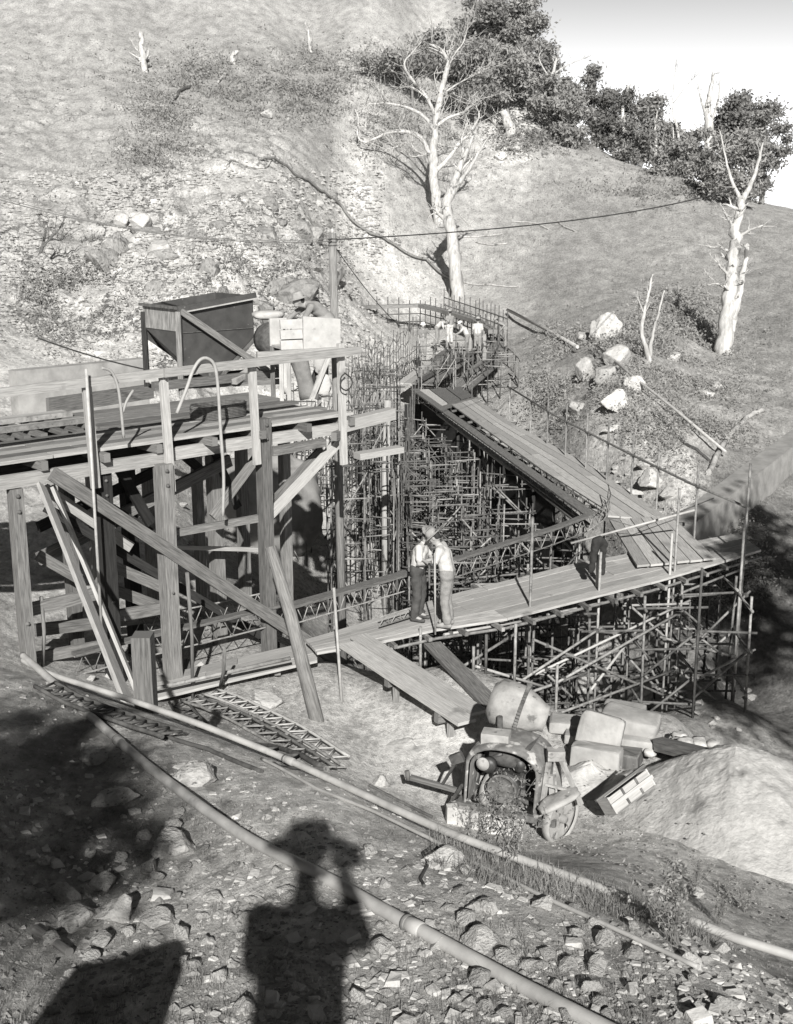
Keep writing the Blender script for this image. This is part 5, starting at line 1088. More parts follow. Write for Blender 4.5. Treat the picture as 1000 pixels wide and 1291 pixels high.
for me_ in RM[:6]: c_ = me_.copy(); c_.materials.clear(); c_.materials.append(M['cliffrock']); RMc.append(c_)
for k in range(30):
    px, py = rng.uniform(100, 450), rng.uniform(245, 410); q = g(px, py); D = dist(q); w_ = rng.uniform(26, 74) / 2 * D / F
    o = bpy.data.objects.new('rock_outcrop', rng.choice(RMc)); COL.objects.link(o); o.location = (q.x, q.y, q.z - w_ * .1); o.scale = (w_ * rng.uniform(.6, 1.2), w_ * rng.uniform(.5, .8), w_ * rng.uniform(.45, .9)); o.rotation_euler = (rng.uniform(-.6, .1), rng.uniform(-.5, .5), rng.uniform(-.8, .8))
    tag(o, 'fractured outcrop jutting from the steep rock cut above the hopper', 'rock', 'outcrops of the cut')
q = g(338, 735); m = MB(); blob(m, V((at(336, 700, 36).x, at(336, 700, 36).y, H(q.x, q.y) + .7)), (1.7, 1.3, 1.75), 3, 22, .12, e=.9); solo('smooth_boulder', m, 'shaderock', 'huge smooth rounded rock mass in a shade-dark tone behind the right-hand trestle legs', 'rock', q)
m = MB()
for _ in range(600):
    a = rng.uniform(math.pi * .9, math.pi * 2.1); t = 1 - rng.random() ** 2 * .6; x = ht.x + math.cos(a) * 2.3 * t; y = ht.y + math.sin(a) * 4.0 * t; z = ht.z - 1.25 * t ** .98
    pebble(m, V((x, y, max(z, H(x, y)) + .02)), rng.uniform(.006, .022))
tag(m.build('gravel', 'gravel', None, V((0, 0, 0))), 'clods of sand', 'gravel', kind='stuff')
# ================================================================ TREES
def spline(P, k=4):
    Q_ = []
    for i in range(len(P) - 1):
        p0 = P[max(i - 1, 0)]; p1 = P[i]; p2 = P[i + 1]; p3 = P[min(i + 2, len(P) - 1)]
        for j in range(k):
            t = j / k; Q_.append(.5 * ((2 * p1) + (p2 - p0) * t + (2 * p0 - 5 * p1 + 4 * p2 - p3) * t * t + (3 * p1 - p0 - 3 * p2 + p3) * t ** 3))
    Q_.append(P[-1]); return Q_
def twigs(m, P, r0, n, L, depth=0):
    for _ in range(n):
        i = rng.randint(len(P) // 3, len(P) - 2); d = (P[i + 1] - P[i]).normalized(); s = V((rng.gauss(0, 1), rng.gauss(0, 1), rng.gauss(.3, .7))).normalized()
        d = (d * .7 + s).normalized(); l = L * rng.uniform(.4, 1.1); q = [P[i]]
        for k in range(4): d = (d + V((rng.gauss(0, .25), rng.gauss(0, .25), rng.gauss(.08, .25)))).normalized(); q.append(q[-1] + d * l / 4)
        m.tube(q, r0, 5, r0 * .3)
        if depth: twigs(m, q, r0 * .5, 2, L * .5, depth - 1)
def dead_tree(label, limbs, D, loc, twl=1.2, ntw=5, name='dead_tree', mat='bark', base=None):
    b = g(*loc); t = thing(name, label, 'tree', b); off0 = D
    for i, (pts, r0, r1) in enumerate(limbs):
        P = []; dy = 0 if i == 0 else rng.uniform(-1, 1) * D * .012
        for k, (px, py) in enumerate(pts):
            q = at(px, py, D + dy * k / max(1, len(pts) - 1) * (1 if i else .3)); P.append(q)
        if i == 0: P[0] = V((P[0].x, P[0].y, min(P[0].z, H(P[0].x, P[0].y)) - .2))
        P = spline(P, 5); P = [p + V((rng.gauss(0, 1), rng.gauss(0, 1), 0)) * r1 * .25 for p in P]
        part('trunk' if i == 0 else 'limb', mat, t, lambda m: m.tube(P, r0 if i == 0 else r0 * .85, 9, r1 * .8, wob=.16))
        if ntw: part('twigs', mat, t, lambda m: twigs(m, P, max(.02, r1 * .55), ntw * 2, twl, 1))
    return t
DB = dist(g(553, 284))
dead_tree('tall white branching dead tree standing highest in the middle of the hill', [
 ([(554,284),(550,250),(547,222),(547,190),(549,160),(555,120),(562,95),(565,78),(556,62),(536,54)], .42, .1),
 ([(547,215),(538,185),(528,172),(512,166),(495,166),(478,172),(462,179),(451,172),(452,150),(448,138)], .24, .06),
 ([(548,165),(536,148),(520,138),(505,133),(486,130),(468,131),(456,126)], .18, .05), ([(549,160),(566,148),(585,141),(601,126)], .17, .05),
 ([(550,215),(565,200),(578,182),(592,168),(603,150),(604,140)], .22, .06), ([(550,150),(538,122),(518,98),(510,80),(520,66),(532,52)], .16, .04),
 ([(562,95),(572,70),(585,52),(590,30)], .1, .03), ([(556,120),(578,105),(604,92),(618,84)], .09, .03), ([(545,195),(528,192),(515,180),(500,185),(488,188)], .12, .04),
 ([(548,200),(540,195),(520,197),(512,190)], .07, .03), ([(540,125),(520,110),(500,112)], .08, .03)], DB, (553, 284), 2.4, 12)
DA = dist(g(578, 378))
dead_tree('leaning dead trunk lower on the hill in front of the white dead tree', [
 ([(579,378),(574,340),(570,300),(563,262),(567,243),(576,222),(586,196),(594,178),(603,160)], .48, .09),
 ([(565,255),(578,232),(592,212),(604,192),(616,172)], .24, .06), ([(576,222),(590,205),(606,190),(626,180)], .1, .03), ([(570,285),(555,270),(548,258)], .2, .1), ([(586,196),(582,176),(592,150)], .1, .03)], DA, (578, 378), 1.6, 4)
DC = dist(g(911, 446))
dead_tree('bleached double-trunked dead tree near the right edge of the hill', [
 ([(911,446),(914,415),(920,375),(925,330),(927,300),(931,272),(936,250)], .38, .2), ([(918,425),(927,395),(934,360),(940,325),(942,308)], .22, .1),
 ([(936,252),(926,236),(917,208),(908,165)], .13, .03), ([(936,252),(947,232),(956,205),(962,180)], .16, .05), ([(925,318),(908,313),(893,311)], .09, .04), ([(928,302),(944,291),(962,284)], .1, .04), ([(921,348),(912,340),(906,333)], .08, .05), ([(918,366),(905,358),(897,358)], .06, .05), ([(926,292),(918,275),(914,268)], .1, .06)], DC, (911, 446), .9, 3)
dead_tree('small forked bleached sapling between the boulders and the dead tree', [([(820,456),(816,440),(809,420),(812,395),(818,370),(823,346)], .11, .04), ([(820,450),(822,425),(829,400),(838,366)], .1, .04), ([(812,395),(806,380),(803,368)], .03, .015)], dist(g(820, 456)), (820, 456), .5, 2)
for (lab, limbs, base) in (('bare pale skyline trunk standing before the dark foliage, tallest of three', [([(787,192),(787,165),(785,140),(790,118),(792,108)], .26, .13)], (787, 192)),
  ('bare skyline trunk with a small side fork, middle of three', [([(827,203),(827,180),(826,160),(829,140)], .2, .09), ([(826,192),(819,182),(820,178)], .1, .06)], (827, 203)),
  ('forked bare skyline trunk, rightmost of three', [([(856,213),(858,190),(855,170),(852,150)], .22, .1), ([(857,195),(850,180),(849,160)], .12, .06), ([(855,165),(848,140),(850,105),(853,75)], .09, .03), ([(849,130),(868,105),(884,90)], .07, .02)], (856, 213)),
  ('huge ghostly white dead tree at the skyline beside the right-hand crowns', [([(895,195),(894,160),(892,140),(896,115),(900,90)], .6, .12), ([(893,150),(885,130),(880,105)], .2, .05), ([(894,160),(905,130),(908,100)], .2, .05)], (893, 222)),
  ('bare skyline tree leaning left behind the far foliage', [([(700,150),(690,110),(698,90),(702,70)], .3, .1), ([(696,95),(715,82),(745,70)], .1, .03), ([(694,100),(680,75),(684,62)], .1, .03)], (700, 160)),
  ('thick broken pale stump with a shadowed hollow on the hill below the skyline trees', [([(647,172),(640,155),(634,140)], .55, .4)], (647, 172)), ('splintered pale stump lying left of the broken stump', [([(630,158),(618,147),(608,140)], .3, .1)], (630, 158)),
  ('lone dead trunk at the top edge near the left corner', [([(182,92),(180,70),(178,40)], .33, .2), ([(180,70),(172,62),(165,50)], .08, .03)], (182, 92)), ('small pale stump high on the hill near the top edge', [([(293,80),(294,70),(300,64)], .35, .15)], (293, 80)), ('short white snag at the top edge between corner and dead tree', [([(392,66),(390,50),(388,36)], .2, .1)], (392, 66)),
  ('bare dark twiggy branch sticking up at the left edge', [([(48,322),(55,305),(58,290)], .09, .04), ([(52,313),(64,300),(80,283)], .07, .03), ([(64,300),(74,303),(78,302)], .04, .02)], (48, 322))):
    D = dist(g(*base)); 
    if D > 150: D = 118
    dead_tree(lab, limbs, D, base, 1.2, 3 if 'stump' not in lab else 0, mat='rust' if 'dark' in lab and 'twig' in lab else 'bark')
# ---------------------------------------------------------------- leafy trees
def leaf(m, q, s):
    a, b = V((rng.gauss(0, 1), rng.gauss(0, 1), rng.gauss(0, 1))).normalized(), V((rng.gauss(0, 1), rng.gauss(0, 1), rng.gauss(0, 1)))
    b = a.cross(b).normalized(); k = len(m.v)
    m.v += [tuple(q - a * s), tuple(q + b * s * .45), tuple(q + a * s), tuple(q - b * s * .45)]; m.face((k, k + 1, k + 2, k + 3))
def clump(m, c, r, n, s, fl=.7):
    for _ in range(n):
        d = V((rng.gauss(0, 1), rng.gauss(0, 1), rng.gauss(0, 1))).normalized(); q = c + V((d.x * r, d.y * r, d.z * r * fl)) * min(1.7, abs(rng.gauss(0, .62)))
        leaf(m, q, s * rng.uniform(.6, 1.3))
def crown_tree(label, base, top, width, group, nc=16, leafn=190, ls=.2, mat='leaf', lean=0, seed=0, low=.3, crown_c=None):
    """gum tree: trunk, forking limbs and a crown of leaf clumps"""
    r_ = random.Random(seed); h = top; t = thing('gum_tree', label, 'tree', base, group); T_ = MB(); Cm = MB()
    trunk = spline([base - V((0, 0, .3)), base + V((lean * .3, 0, h * .25)), base + V((lean * .6, .1, h * .5)), base + V((lean, 0, h * .75))], 4); T_.tube(trunk, h * .032, 8, h * .012)
    for k in range(nc):
        a = r_.random() * 6.28; f = r_.random(); z = low + (1 - low) * f; rr = width / 2 * math.sqrt(max(.05, 1 - ((z - (low + 1) / 2) / ((1 - low) / 2 * 1.25)) ** 2)) * r_.uniform(.25, 1)
        c = base + V((lean * z + math.cos(a) * rr, math.sin(a) * rr, h * z * .93)); i = min(len(trunk) - 1, int(len(trunk) * z * .85)); s = trunk[i]
        T_.tube([s, s.lerp(c, .5) + V((0, 0, -.05 * h)), c], h * .01, 5, h * .004)
        clump(Cm, c, width * r_.uniform(.15, .26), leafn, ls, .65)
    T_.build('trunk', 'barkfg', t); Cm.build('crown', mat, t); return t
GT = 'trees along the skyline'
LS = .0017
sk = [(650,72,70,72,.15,'gum on the open shoulder at the top edge, against the sky','leafpale',16,180),(612,62,60,80,.15,'gum at the very top edge above the broad dark gum','leafpale',16,150),(676,112,60,54,.2,'gum half way down the shoulder against the sky','leafpale',14,160),(520,135,62,80,.7,'loose grey-green gum behind the top of the white dead tree','leafpale',10,120),(480,112,45,60,.7,'thin scrubby gum at the top edge left of the white dead tree','leafpale',9,110),(600,160,100,92,.3,'broad dark gum with spreading limbs right of the white dead tree','leafpale',20,200),(640,150,92,70,.3,'dark gum at the top edge above the broken stump','leafpale',16,200),
      (700,172,72,66,.3,'low spreading gum on a short black trunk at the crest','leafpale',15,180),(712,120,50,40,.4,'small light gum rising behind the low spreading gum','leafpale',9,120),(748,172,100,50,.35,'upright pale-leaved gum at the crest left of the bare trunks','leafpale',15,170),(775,182,90,64,.2,'round dark gum just left behind the tallest bare trunk','leaf',20,210),
      (808,196,94,62,.2,'dense dark gum between the tallest and the middle bare trunks','leaf',20,210),(838,208,76,46,.2,'narrow dark gum behind the forked bare trunk','leaf',14,190),(872,218,86,46,.25,'small rounded gum right of the forked bare trunk','leaf',14,190),
      (935,235,146,80,.45,'big round-headed gum towering at the right edge of the skyline','leaf',26,240),(925,262,92,76,.2,'lower dark gum below the big round-headed one at right','leaf',20,220),(960,258,120,60,.2,'dark gum cut by the right edge','leaf',18,220),(560,110,66,80,.3,'hazy gum at the top edge behind the broad dark gum','leafpale',14,150),(665,130,70,50,.3,'gum behind the low spreading gum, under the open sky','leaf',12,170)]
sk += [(725, 188, 62, 50, .1, 'low bushy gum filling the crest left of the tallest bare trunk', 'leafpale', 14, 170), (792, 206, 50, 50, .05, 'low bushy gum under the round dark gums at the crest', 'leaf', 12, 170), (852, 222, 50, 56, .05, 'low bushy gum at the feet of the forked bare trunk', 'leaf', 14, 170), (900, 246, 56, 56, .05, 'low bushy gum at the foot of the ghostly white tree', 'leaf', 14, 170)]
for i, (px, py, hp_, wp, low, lab, mt, nc, ln) in enumerate(sk):
    b = g(px, py, far=150); D = dist(b)
    if D > 140: b = at(px, py, 120); b.z = min(b.z, H(b.x, b.y)); D = dist(b)
    crown_tree(lab, b, hp_ * D / F, wp * D / F, GT, int(nc * 1.5), int(ln * 2.1), LS * D, mt, 0, i, low)
# scrub lying on the slopes
def scrub(n, fn, mat, ls=.09):
    m = MB()
    for _ in range(n):
        q = fn(); s = dist(q) * rng.uniform(.004, .012)
        for _k in range(14): leaf(m, q + V((rng.gauss(0, s * .6), rng.gauss(0, s * .6), abs(rng.gauss(0, s * .35)))), dist(q) * .0013 * rng.uniform(.6, 1.4))
    tag(m.build('scrub', mat, None, V((0, 0, 0))), 'low scrub', 'scrub', kind='stuff')
def patch(cs):
    def f():
        while True:
            cx, cy, sx, sy = rng.choice(cs); px, py = rng.gauss(cx, sx), rng.gauss(cy, sy)
            if py > 700: continue
            h = gb(px, py)
            if h and dist(h) > 20 and noise.noise(V((h.x * .35, h.y * .35, 3))) > -.12 + rng.uniform(-.2, .2): return h
    return f
scrub(2600, patch(((860, 400, 26, 16), (790, 470, 45, 35), (870, 480, 40, 35), (700, 500, 16, 25), (845, 430, 25, 20), (870, 545, 40, 20), (770, 430, 40, 15))), 'leafpale')
scrub(1500, patch(((390, 122, 24, 9), (260, 100, 30, 10), (330, 130, 60, 16), (200, 140, 25, 14), (430, 85, 45, 14), (200, 195, 30, 12), (500, 160, 40, 25), (300, 110, 90, 30))), 'leafpale')
scrub(600, patch(((90, 335, 30, 28), (120, 380, 35, 20), (60, 380, 20, 30), (330, 330, 60, 30))), 'grass')
scrub(500, patch(((640, 170, 40, 14), (700, 180, 30, 8), (860, 240, 60, 12))), 'leafpale')
sm = MB()
for _ in range(1200):
    h = gb(rng.gauss(885, 40), rng.gauss(715, 30))
    if h and dist(h) > 24:
        for _k in range(10): leaf(sm, h + V((rng.gauss(0, .2), rng.gauss(0, .2), abs(rng.gauss(0, .15)))), .045)
tag(sm.build('scrub', 'leaf', None, V((0, 0, 0))), 'dark scrub', 'scrub', kind='stuff')
# ---------------------------------------------------------------- weeds by the mixer and at the bank edge
def weed(px, py, hgt, label, lean=0, n=6, leaves=True):
    b = g(px, py); t = thing('weed', label, 'weed', b, 'tall dry weeds on the bank edge'); m = MB(); L_ = MB()
    for k in range(n):
        q = [b + V((rng.uniform(-.03, .03), rng.uniform(-.03, .03), 0))]; d = V((rng.gauss(lean, .22), rng.gauss(0, .15), 1)).normalized(); hh = hgt * rng.uniform(.6, 1.05)
        for i in range(7): d = (d + V((rng.gauss(0, .06), rng.gauss(0, .06), 0))).normalized(); q.append(q[-1] + d * hh / 7)
        m.tube(q, .0035, 5, .0015)
        for i in range(2, 8):
            for _ in range(3):
                s = V((rng.gauss(0, 1), rng.gauss(0, 1), rng.gauss(.4, .4))).normalized(); e = q[i] + s * hgt * rng.uniform(.04, .12); m.tube([q[i], e], .0018, 4, .001)
                if leaves:
                    for _j in range(3): leaf(L_, e + V((rng.gauss(0, .012), rng.gauss(0, .012), rng.gauss(0, .012))), .012)
    m.build('stems', 'weed', t); 
    if leaves: L_.build('leaves', 'leafpale', t)
for a in ((612, 1080, .62, 'tall leafy thistle in front of the mixer cowl, left one'), (652, 1088, .6, 'tall straight weed in front of the mixer cowl, right one'), (640, 1092, .4, 'shorter weed between the two tall ones before the mixer', .1), (590, 1072, .35, 'small leafy weed at the left of the mixer front', -.1), (850, 1190, .42, 'spreading bare weed at the foot of the sand heap', -.25, 8), (905, 1165, .4, 'branching weed against the pale sand heap', .1, 7), (880, 1120, .35, 'upright weed in front of the sand heap', .2, 5), (940, 1150, .35, 'weed at the right edge before the sand heap', -.2, 6)):
    weed(*a)
# ================================================================ SHADE TREES OUTSIDE THE PICTURE
def shade_tree(label, targets, t0, r, n, ls, trunk_base, mat='leaf'):
    t = thing('gum_tree', label, 'tree', trunk_base); Cm = MB(); Tm = MB(); cs = []
    for px, py, D, k in targets:
        c = at(px, py, D) - SUN * (t0 * k); cs.append(c); clump(Cm, c, r * rng.uniform(.8, 1.2), n, ls, .8)
    top = sum(cs, V((0, 0, 0))) / len(cs); top.z += 1; 
    tk = spline([trunk_base - V((0, 0, .3)), trunk_base.lerp(top, .4) + V((.2, 0, .3)), top], 5); Tm.tube(tk, .28, 10, .1)
    for c in cs: Tm.tube(spline([tk[-4], tk[-4].lerp(c, .6) + V((0, 0, .3)), c], 3), .06, 6, .02)
    Cm.build('crown', mat, t); Tm.build('trunk', 'barkfg', t)
b_ = V((-4.5, -5.5, 0)); b_.z = H(b_.x, b_.y)
shade_tree('leafy gum standing uphill behind the photographer', [(50,920,9,1),(75,960,8.3,1.1),(40,1010,7.6,1),(80,1000,7.7,.9),(130,985,7.9,1.05),(55,1070,6.7,1),(100,1050,6.9,1.1),(50,1130,5.9,.95),(20,960,8.4,1),(160,1010,7.5,1),(20,1100,6.2,1),(105,1105,6.1,1.15),(190,1070,6.5,.9),(10,1040,7,1),(150,960,8.2,.9)], 9.5, .48, 330, .05, b_)
b_ = V((13.5, 3.0, 0)); b_.z = H(b_.x, b_.y)
shade_tree('large gum growing outside the frame above the right side of the ravine', [(900,690,31.5,1),(950,690,32,1),(925,725,30,1),(880,735,31,1.05),(960,760,29,1),(910,775,29,1),(950,830,26,1),(890,870,24.5,1),(985,720,31,1),(840,765,31,1.1),(930,890,23.5,.95),(960,650,33,1),(985,800,27,1),(870,700,32,1.1)], 25, 1.15, 420, .17, b_)
shadow_rk = bpy.data.objects.new('boulder', RM[3]); COL.objects.link(shadow_rk); shadow_rk.location = (-1.05, 1.45, 4.95); shadow_rk.scale = (.42, .35, .75); shadow_rk.rotation_euler = (0, .3, .4); tag(shadow_rk, 'unseen boulder added beside the photographer to cast the triangular shadow', 'rock')  # added out of view to throw the triangular shadow at lower left
# ================================================================ PEOPLE
TRASH = []; SC2 = bpy.data.scenes.new('workbench')
class Flesh:
    def __init__(s): s.m = MB()
    def cap(s, a, b, r0, r1, n=12):
        a, b = V(a), V(b); d = b - a; L = d.length; d.normalize(); prof = []
        for k in range(5): t = math.pi / 2 * (1 - k / 4); prof.append((r0 * math.cos(t), -r0 * math.sin(t)))
        for k in range(5): t = math.pi / 2 * k / 4; prof.append((r1 * math.cos(t), L + r1 * math.sin(t)))
        s.m.lathe(prof, a, d, n); return s
    def ell(s, c, r, rot=None):
        blob(s.m, c, r, 0, 8, 0, rot); return s
    def get(s, name, mat, parent, M4, vox, wr=0, seed=0):
        """fuse the overlapping volumes into ONE continuous skin"""
        me = bpy.data.meshes.new('tmp'); me.from_pydata(s.m.v, [], s.m.f); tmp = bpy.data.objects.new('tmp', me)
        md = tmp.modifiers.new('r', 'REMESH'); md.mode = 'VOXEL'; md.voxel_size = vox; md.use_smooth_shade = True
        sm_ = tmp.modifiers.new('s', 'SMOOTH'); sm_.factor = .5; sm_.iterations = 3
        SC2.collection.objects.link(tmp); SC2.view_layers[0].update(); dg = SC2.view_layers[0].depsgraph; ev = tmp.evaluated_get(dg); out_ = bpy.data.meshes.new_from_object(ev); SC2.collection.objects.unlink(tmp); TRASH.extend((tmp, me))
        if wr:
            for v in out_.vertices:
                p = v.co; n = v.normal; f = noise.noise(V((p.x * 7, p.y * 7, p.z * 13)) + V((seed, 0, 0))) + .5 * noise.noise(V((p.x * 16, p.y * 16, p.z * 9))); v.co = p + n * f * wr
        out_.transform(M4); out_.materials.clear(); out_.materials.append(M[mat]); out_.name = name
        o = bpy.data.objects.new(name, out_); COL.objects.link(o); o.parent = parent; return o
BASEP = dict(pel=(0, 0, .95), che=(0, 0, 1.27), nek=(0, .0, 1.45), hed=(0, .03, 1.61), look=(0, 1, -.1), shL=(-.18, 0, 1.39), shR=(.18, 0, 1.39), elL=(-.24, .03, 1.12), elR=(.24, .03, 1.12), wrL=(-.22, .2, .9), wrR=(.22, .2, .9),
             hiL=(-.09, 0, .92), hiR=(.09, 0, .92), knL=(-.1, .03, .5), knR=(.1, .03, .5), anL=(-.11, -.02, .1), anR=(.11, -.02, .1), grip=.6, ft=(0, 1, 0))
def hand(f, wr, dirv, side, curl, r=1.0):
    d = V(dirv).normalized(); up = V((0, 0, 1)); x = d.cross(up)
    if x.length < .2: x = d.cross(V((0, 1, 0)))
    x.normalize(); pn = x.cross(d).normalized()            # back of the hand
    w = V(wr); f.cap(w, w + d * .03, .024, .026); 
    for k in range(4): f.cap(w + d * .02 + x * (k - 1.5) * .012, w + d * .085 + x * (k - 1.5) * .02, .014, .012, 8)
    for k, l in enumerate((.062, .078, .082, .07)):
        p = w + d * .088 + x * (k - 1.5) * .021; dd = d
        for j in range(3):
            dd = (dd - pn * curl * .75).normalized(); q = p + dd * l * (.45, .32, .23)[j]; f.cap(p, q, .0098 - .001 * j, .009 - .001 * j, 7); p = q
    s_ = -1 if side == 'L' else 1; p = w + d * .03 - x * s_ * .026; q = p + (d * .6 - x * s_ * .8 - pn * .3).normalized() * .042; f.cap(p, q, .013, .011, 7); f.cap(q, q + (d * .9 - x * s_ * .2 - pn * curl * .6).normalized() * .034, .0105, .009, 7)
def person(label, base, yaw, pose=None, top='shirt', legs='khaki', boots='boot', hat='brim', hatmat='felt', vox=.018, sleeves='short', scale=1.0, group=None, cat='person', tuck=True, seed=0):
    p = dict(BASEP); p.update(pose or {}); J = {k: V(v) if isinstance(v, tuple) else v for k, v in p.items()}
    t = thing('person', label, cat, base, group); M4 = Matrix.Rotation(yaw, 4, 'Z') @ Matrix.Scale(scale, 4)
    look = J['look'].normalized(); hd = J['hed']; side = look.cross(UP).normalized(); hup = side.cross(look).normalized(); hr = Matrix((side, look, hup)).transposed()
    B = Flesh(); 
    B.ell(hd + hup * .02, (.078, .098, .105), hr); B.ell(hd + look * .028 - hup * .055, (.055, .065, .05), hr)      # skull and jaw
    B.cap(hd + look * .092 + hup * .012, hd + look * .112 - hup * .022, .011, .015, 8)                               # nose
    B.cap(hd + look * .086 + hup * .035 - side * .04, hd + look * .086 + hup * .035 + side * .04, .012, .012, 8)     # brow
    B.cap(hd + look * .088 - hup * .057 - side * .018, hd + look * .088 - hup * .057 + side * .018, .009, .009, 8)   # lips
    for s in (-1, 1): B.ell(hd + side * s * .08 - hup * .0, (.014, .022, .032), hr)                                   # ears
    B.cap(J['nek'] - V((0, 0, .02)), hd - hup * .06, .058, .054); B.cap(J['che'], J['nek'], .11, .06)
    B.cap(J['pel'], J['che'], .12, .12); B.cap(J['shL'], J['shR'], .055, .055)
    for s in 'LR':
        B.cap(J['sh' + s], J['el' + s], .048, .04); B.cap(J['el' + s], J['wr' + s], .04, .026); d = (J['wr' + s] - J['el' + s]).normalized() + V(J.get('hd' + s, (0, 0, 0)))
        hand(B, J['wr' + s], d, s, J['grip'])
        B.cap(J['hi' + s], J['kn' + s], .075, .052); B.cap(J['kn' + s], J['an' + s], .052, .036); B.cap(J['an' + s], J['an' + s] + J['ft'] * .15 - V((0, 0, .05)), .036, .03)
    B.get('body', 'skin', t, M4, vox * .62)
    for s in (-1, 1):
        e = MB(); blob(e, hd + look * .089 + hup * .016 + side * s * .032, (.011, .007, .007), 0, 5, 0, hr); e.v = [tuple(M4 @ V(v)) for v in e.v]; ob = e.build('eye', 'hair', None); ob.parent = t
    if hat != 'helmet' or True:
        hh = Flesh(); hh.ell(hd + hup * .028 - look * .022, (.083, .092, .098), hr); hh.get('hair', 'hair', t, M4, vox)
    S_ = Flesh(); che, pel, nek = J['che'], J['pel'], J['nek']; ax = (J['shR'] - J['shL']).normalized()
    S_.cap(che - ax * .06, pel - ax * .055 + (che - pel) * (-.02), .125, .12); S_.cap(che + ax * .06, pel + ax * .055 + (che - pel) * (-.02), .125, .12); S_.cap(che + (nek - che) * .2, nek - (nek - che) * .12, .125, .07); S_.cap(J['shL'], J['shR'], .068, .068)
    S_.cap(J['shL'], che - ax * .05, .068, .11); S_.cap(J['shR'], che + ax * .05, .068, .11)
    for s in 'LR':
        if sleeves == 'short': S_.cap(J['sh' + s], J['sh' + s].lerp(J['el' + s], .72), .064, .062)
        else: S_.cap(J['sh' + s], J['el' + s], .064, .054); S_.cap(J['el' + s], J['el' + s].lerp(J['wr' + s], .88), .054, .042)
    S_.get('shirt', top, t, M4, vox, .010, seed)
    L_ = Flesh()
    L_.cap(J['hiL'] + (che - pel) * .12, J['hiR'] + (che - pel) * .12, .125, .125); L_.cap(J['hiL'], J['hiR'], .12, .12)
    for s in 'LR': L_.cap(J['hi' + s], J['kn' + s], .108, .085); L_.cap(J['kn' + s], J['an' + s] + V((0, 0, .03)), .085, .074)
    L_.get('trousers', legs, t, M4, vox, .012, seed + 5)
    F_ = Flesh()
    for s in 'LR': a = J['an' + s]; F_.cap(a + V((0, 0, .06)), a - V((0, 0, .02)), .05, .05); F_.cap(a + V((0, 0, -.045)) - J['ft'] * .04, a + V((0, 0, -.055)) + J['ft'] * .17, .045, .038)
    F_.get('boots', boots, t, M4, vox)
    h = MB(); tilt = (hup * .97 + look * .12).normalized(); hc = hd + hup * .055
    if hat == 'brim': h.lathe([(.1, .0), (.16, -.012), (.175, -.006), (.175, .002), (.16, .004), (.104, .012), (.1, .07), (.088, .105), (.05, .118), (.0, .108)], hc, tilt, 26)
    else: h.lathe([(.105, .0), (.135, -.004), (.135, .004), (.112, .012), (.108, .05), (.085, .09), (.045, .112), (.0, .118)], hc, tilt, 22)
    h.v = [tuple(M4 @ V(v)) for v in h.v]; ob = h.build('hat' if hat == 'brim' else 'hard_hat', hatmat, None); ob.parent = t
    return t
def yaw_of(dx, dy): return math.atan2(dy, dx) - math.pi / 2
# --- the two men on the plank walkway
bR = on(564, 790, .01); bL = on(527, 782, .01)
person('man in white shirt, pale trousers and felt hat, right of the pair on the walkway', bR, yaw_of(-.93, .22), dict(che=(0, .07, 1.27), nek=(0, .16, 1.43), hed=(0, .235, 1.555), look=(0, 1, -.75), shL=(-.18, .12, 1.38), shR=(.18, .12, 1.38),
    elL=(-.25, .2, 1.13), elR=(.22, .22, 1.13), wrL=(-.06, .40, 1.16), wrR=(.03, .42, 1.12), grip=.75), 'shirt', 'khaki', 'khaki', seed=1, vox=.016, scale=1.0)
person('man in white shirt and dark trousers tucked in dark gumboots, left of the pair', bL, yaw_of(.8, -.35), dict(che=(0, .05, 1.27), nek=(0, .12, 1.43), hed=(0, .18, 1.56), look=(0, 1, -.8), shL=(-.18, .09, 1.38), shR=(.18, .09, 1.38),
    elL=(-.26, .12, 1.12), elR=(.25, .12, 1.12), wrL=(-.1, .30, 1.08), wrR=(.1, .3, 1.1), grip=.75), 'shirt', 'darkcloth', 'boot', seed=3, vox=.016, scale=.98)
m = MB(); a, b = at(541, 689, dist(bR) - .28), on(549, 800, .02); m.tube([V((b.x, b.y, .02)), V((b.x - .02, b.y + .05, 1.42))], .016, 8); solo('measuring_rod', m, 'tubepale', 'upright rod held between the two men on the walkway', 'rod', b)
m = MB(); q = on(549, 800, .02); m.box(V((q.x - .02, q.y + .06, 1.2)), (.06, .05, .07)); m.tube([V((q.x - .04, q.y + .06, 1.2)), V((q.x - .12, q.y + .1, 1.22))], .02, 8); solo('instrument', m, 'engine', 'small dark instrument on the rod between the two men', 'instrument', q)
# --- man draped over the bin
qb = bp_(.52, .24, 4.5); person('man in grey jacket and pale hat crouched in the white bin, leaning over its edge', qb, yaw_of(-.93, -.3), dict(pel=(0, -.05, .48), che=(0, .2, .68), nek=(0, .36, .74), hed=(0, .49, .80), look=(0, 1, -.15), shL=(-.18, .3, .7), shR=(.18, .3, .7), elL=(-.22, .44, .52), elR=(.2, .5, .58),
    wrL=(-.2, .6, .4), wrR=(.16, .66, .45), hiL=(-.09, -.05, .46), hiR=(.09, -.05, .46), knL=(-.16, .25, .42), knR=(.13, .22, .42), anL=(-.13, -.05, .1), anR=(.12, -.05, .1)), 'greycloth', 'greycloth', sleeves='long', hatmat='felt', seed=8)
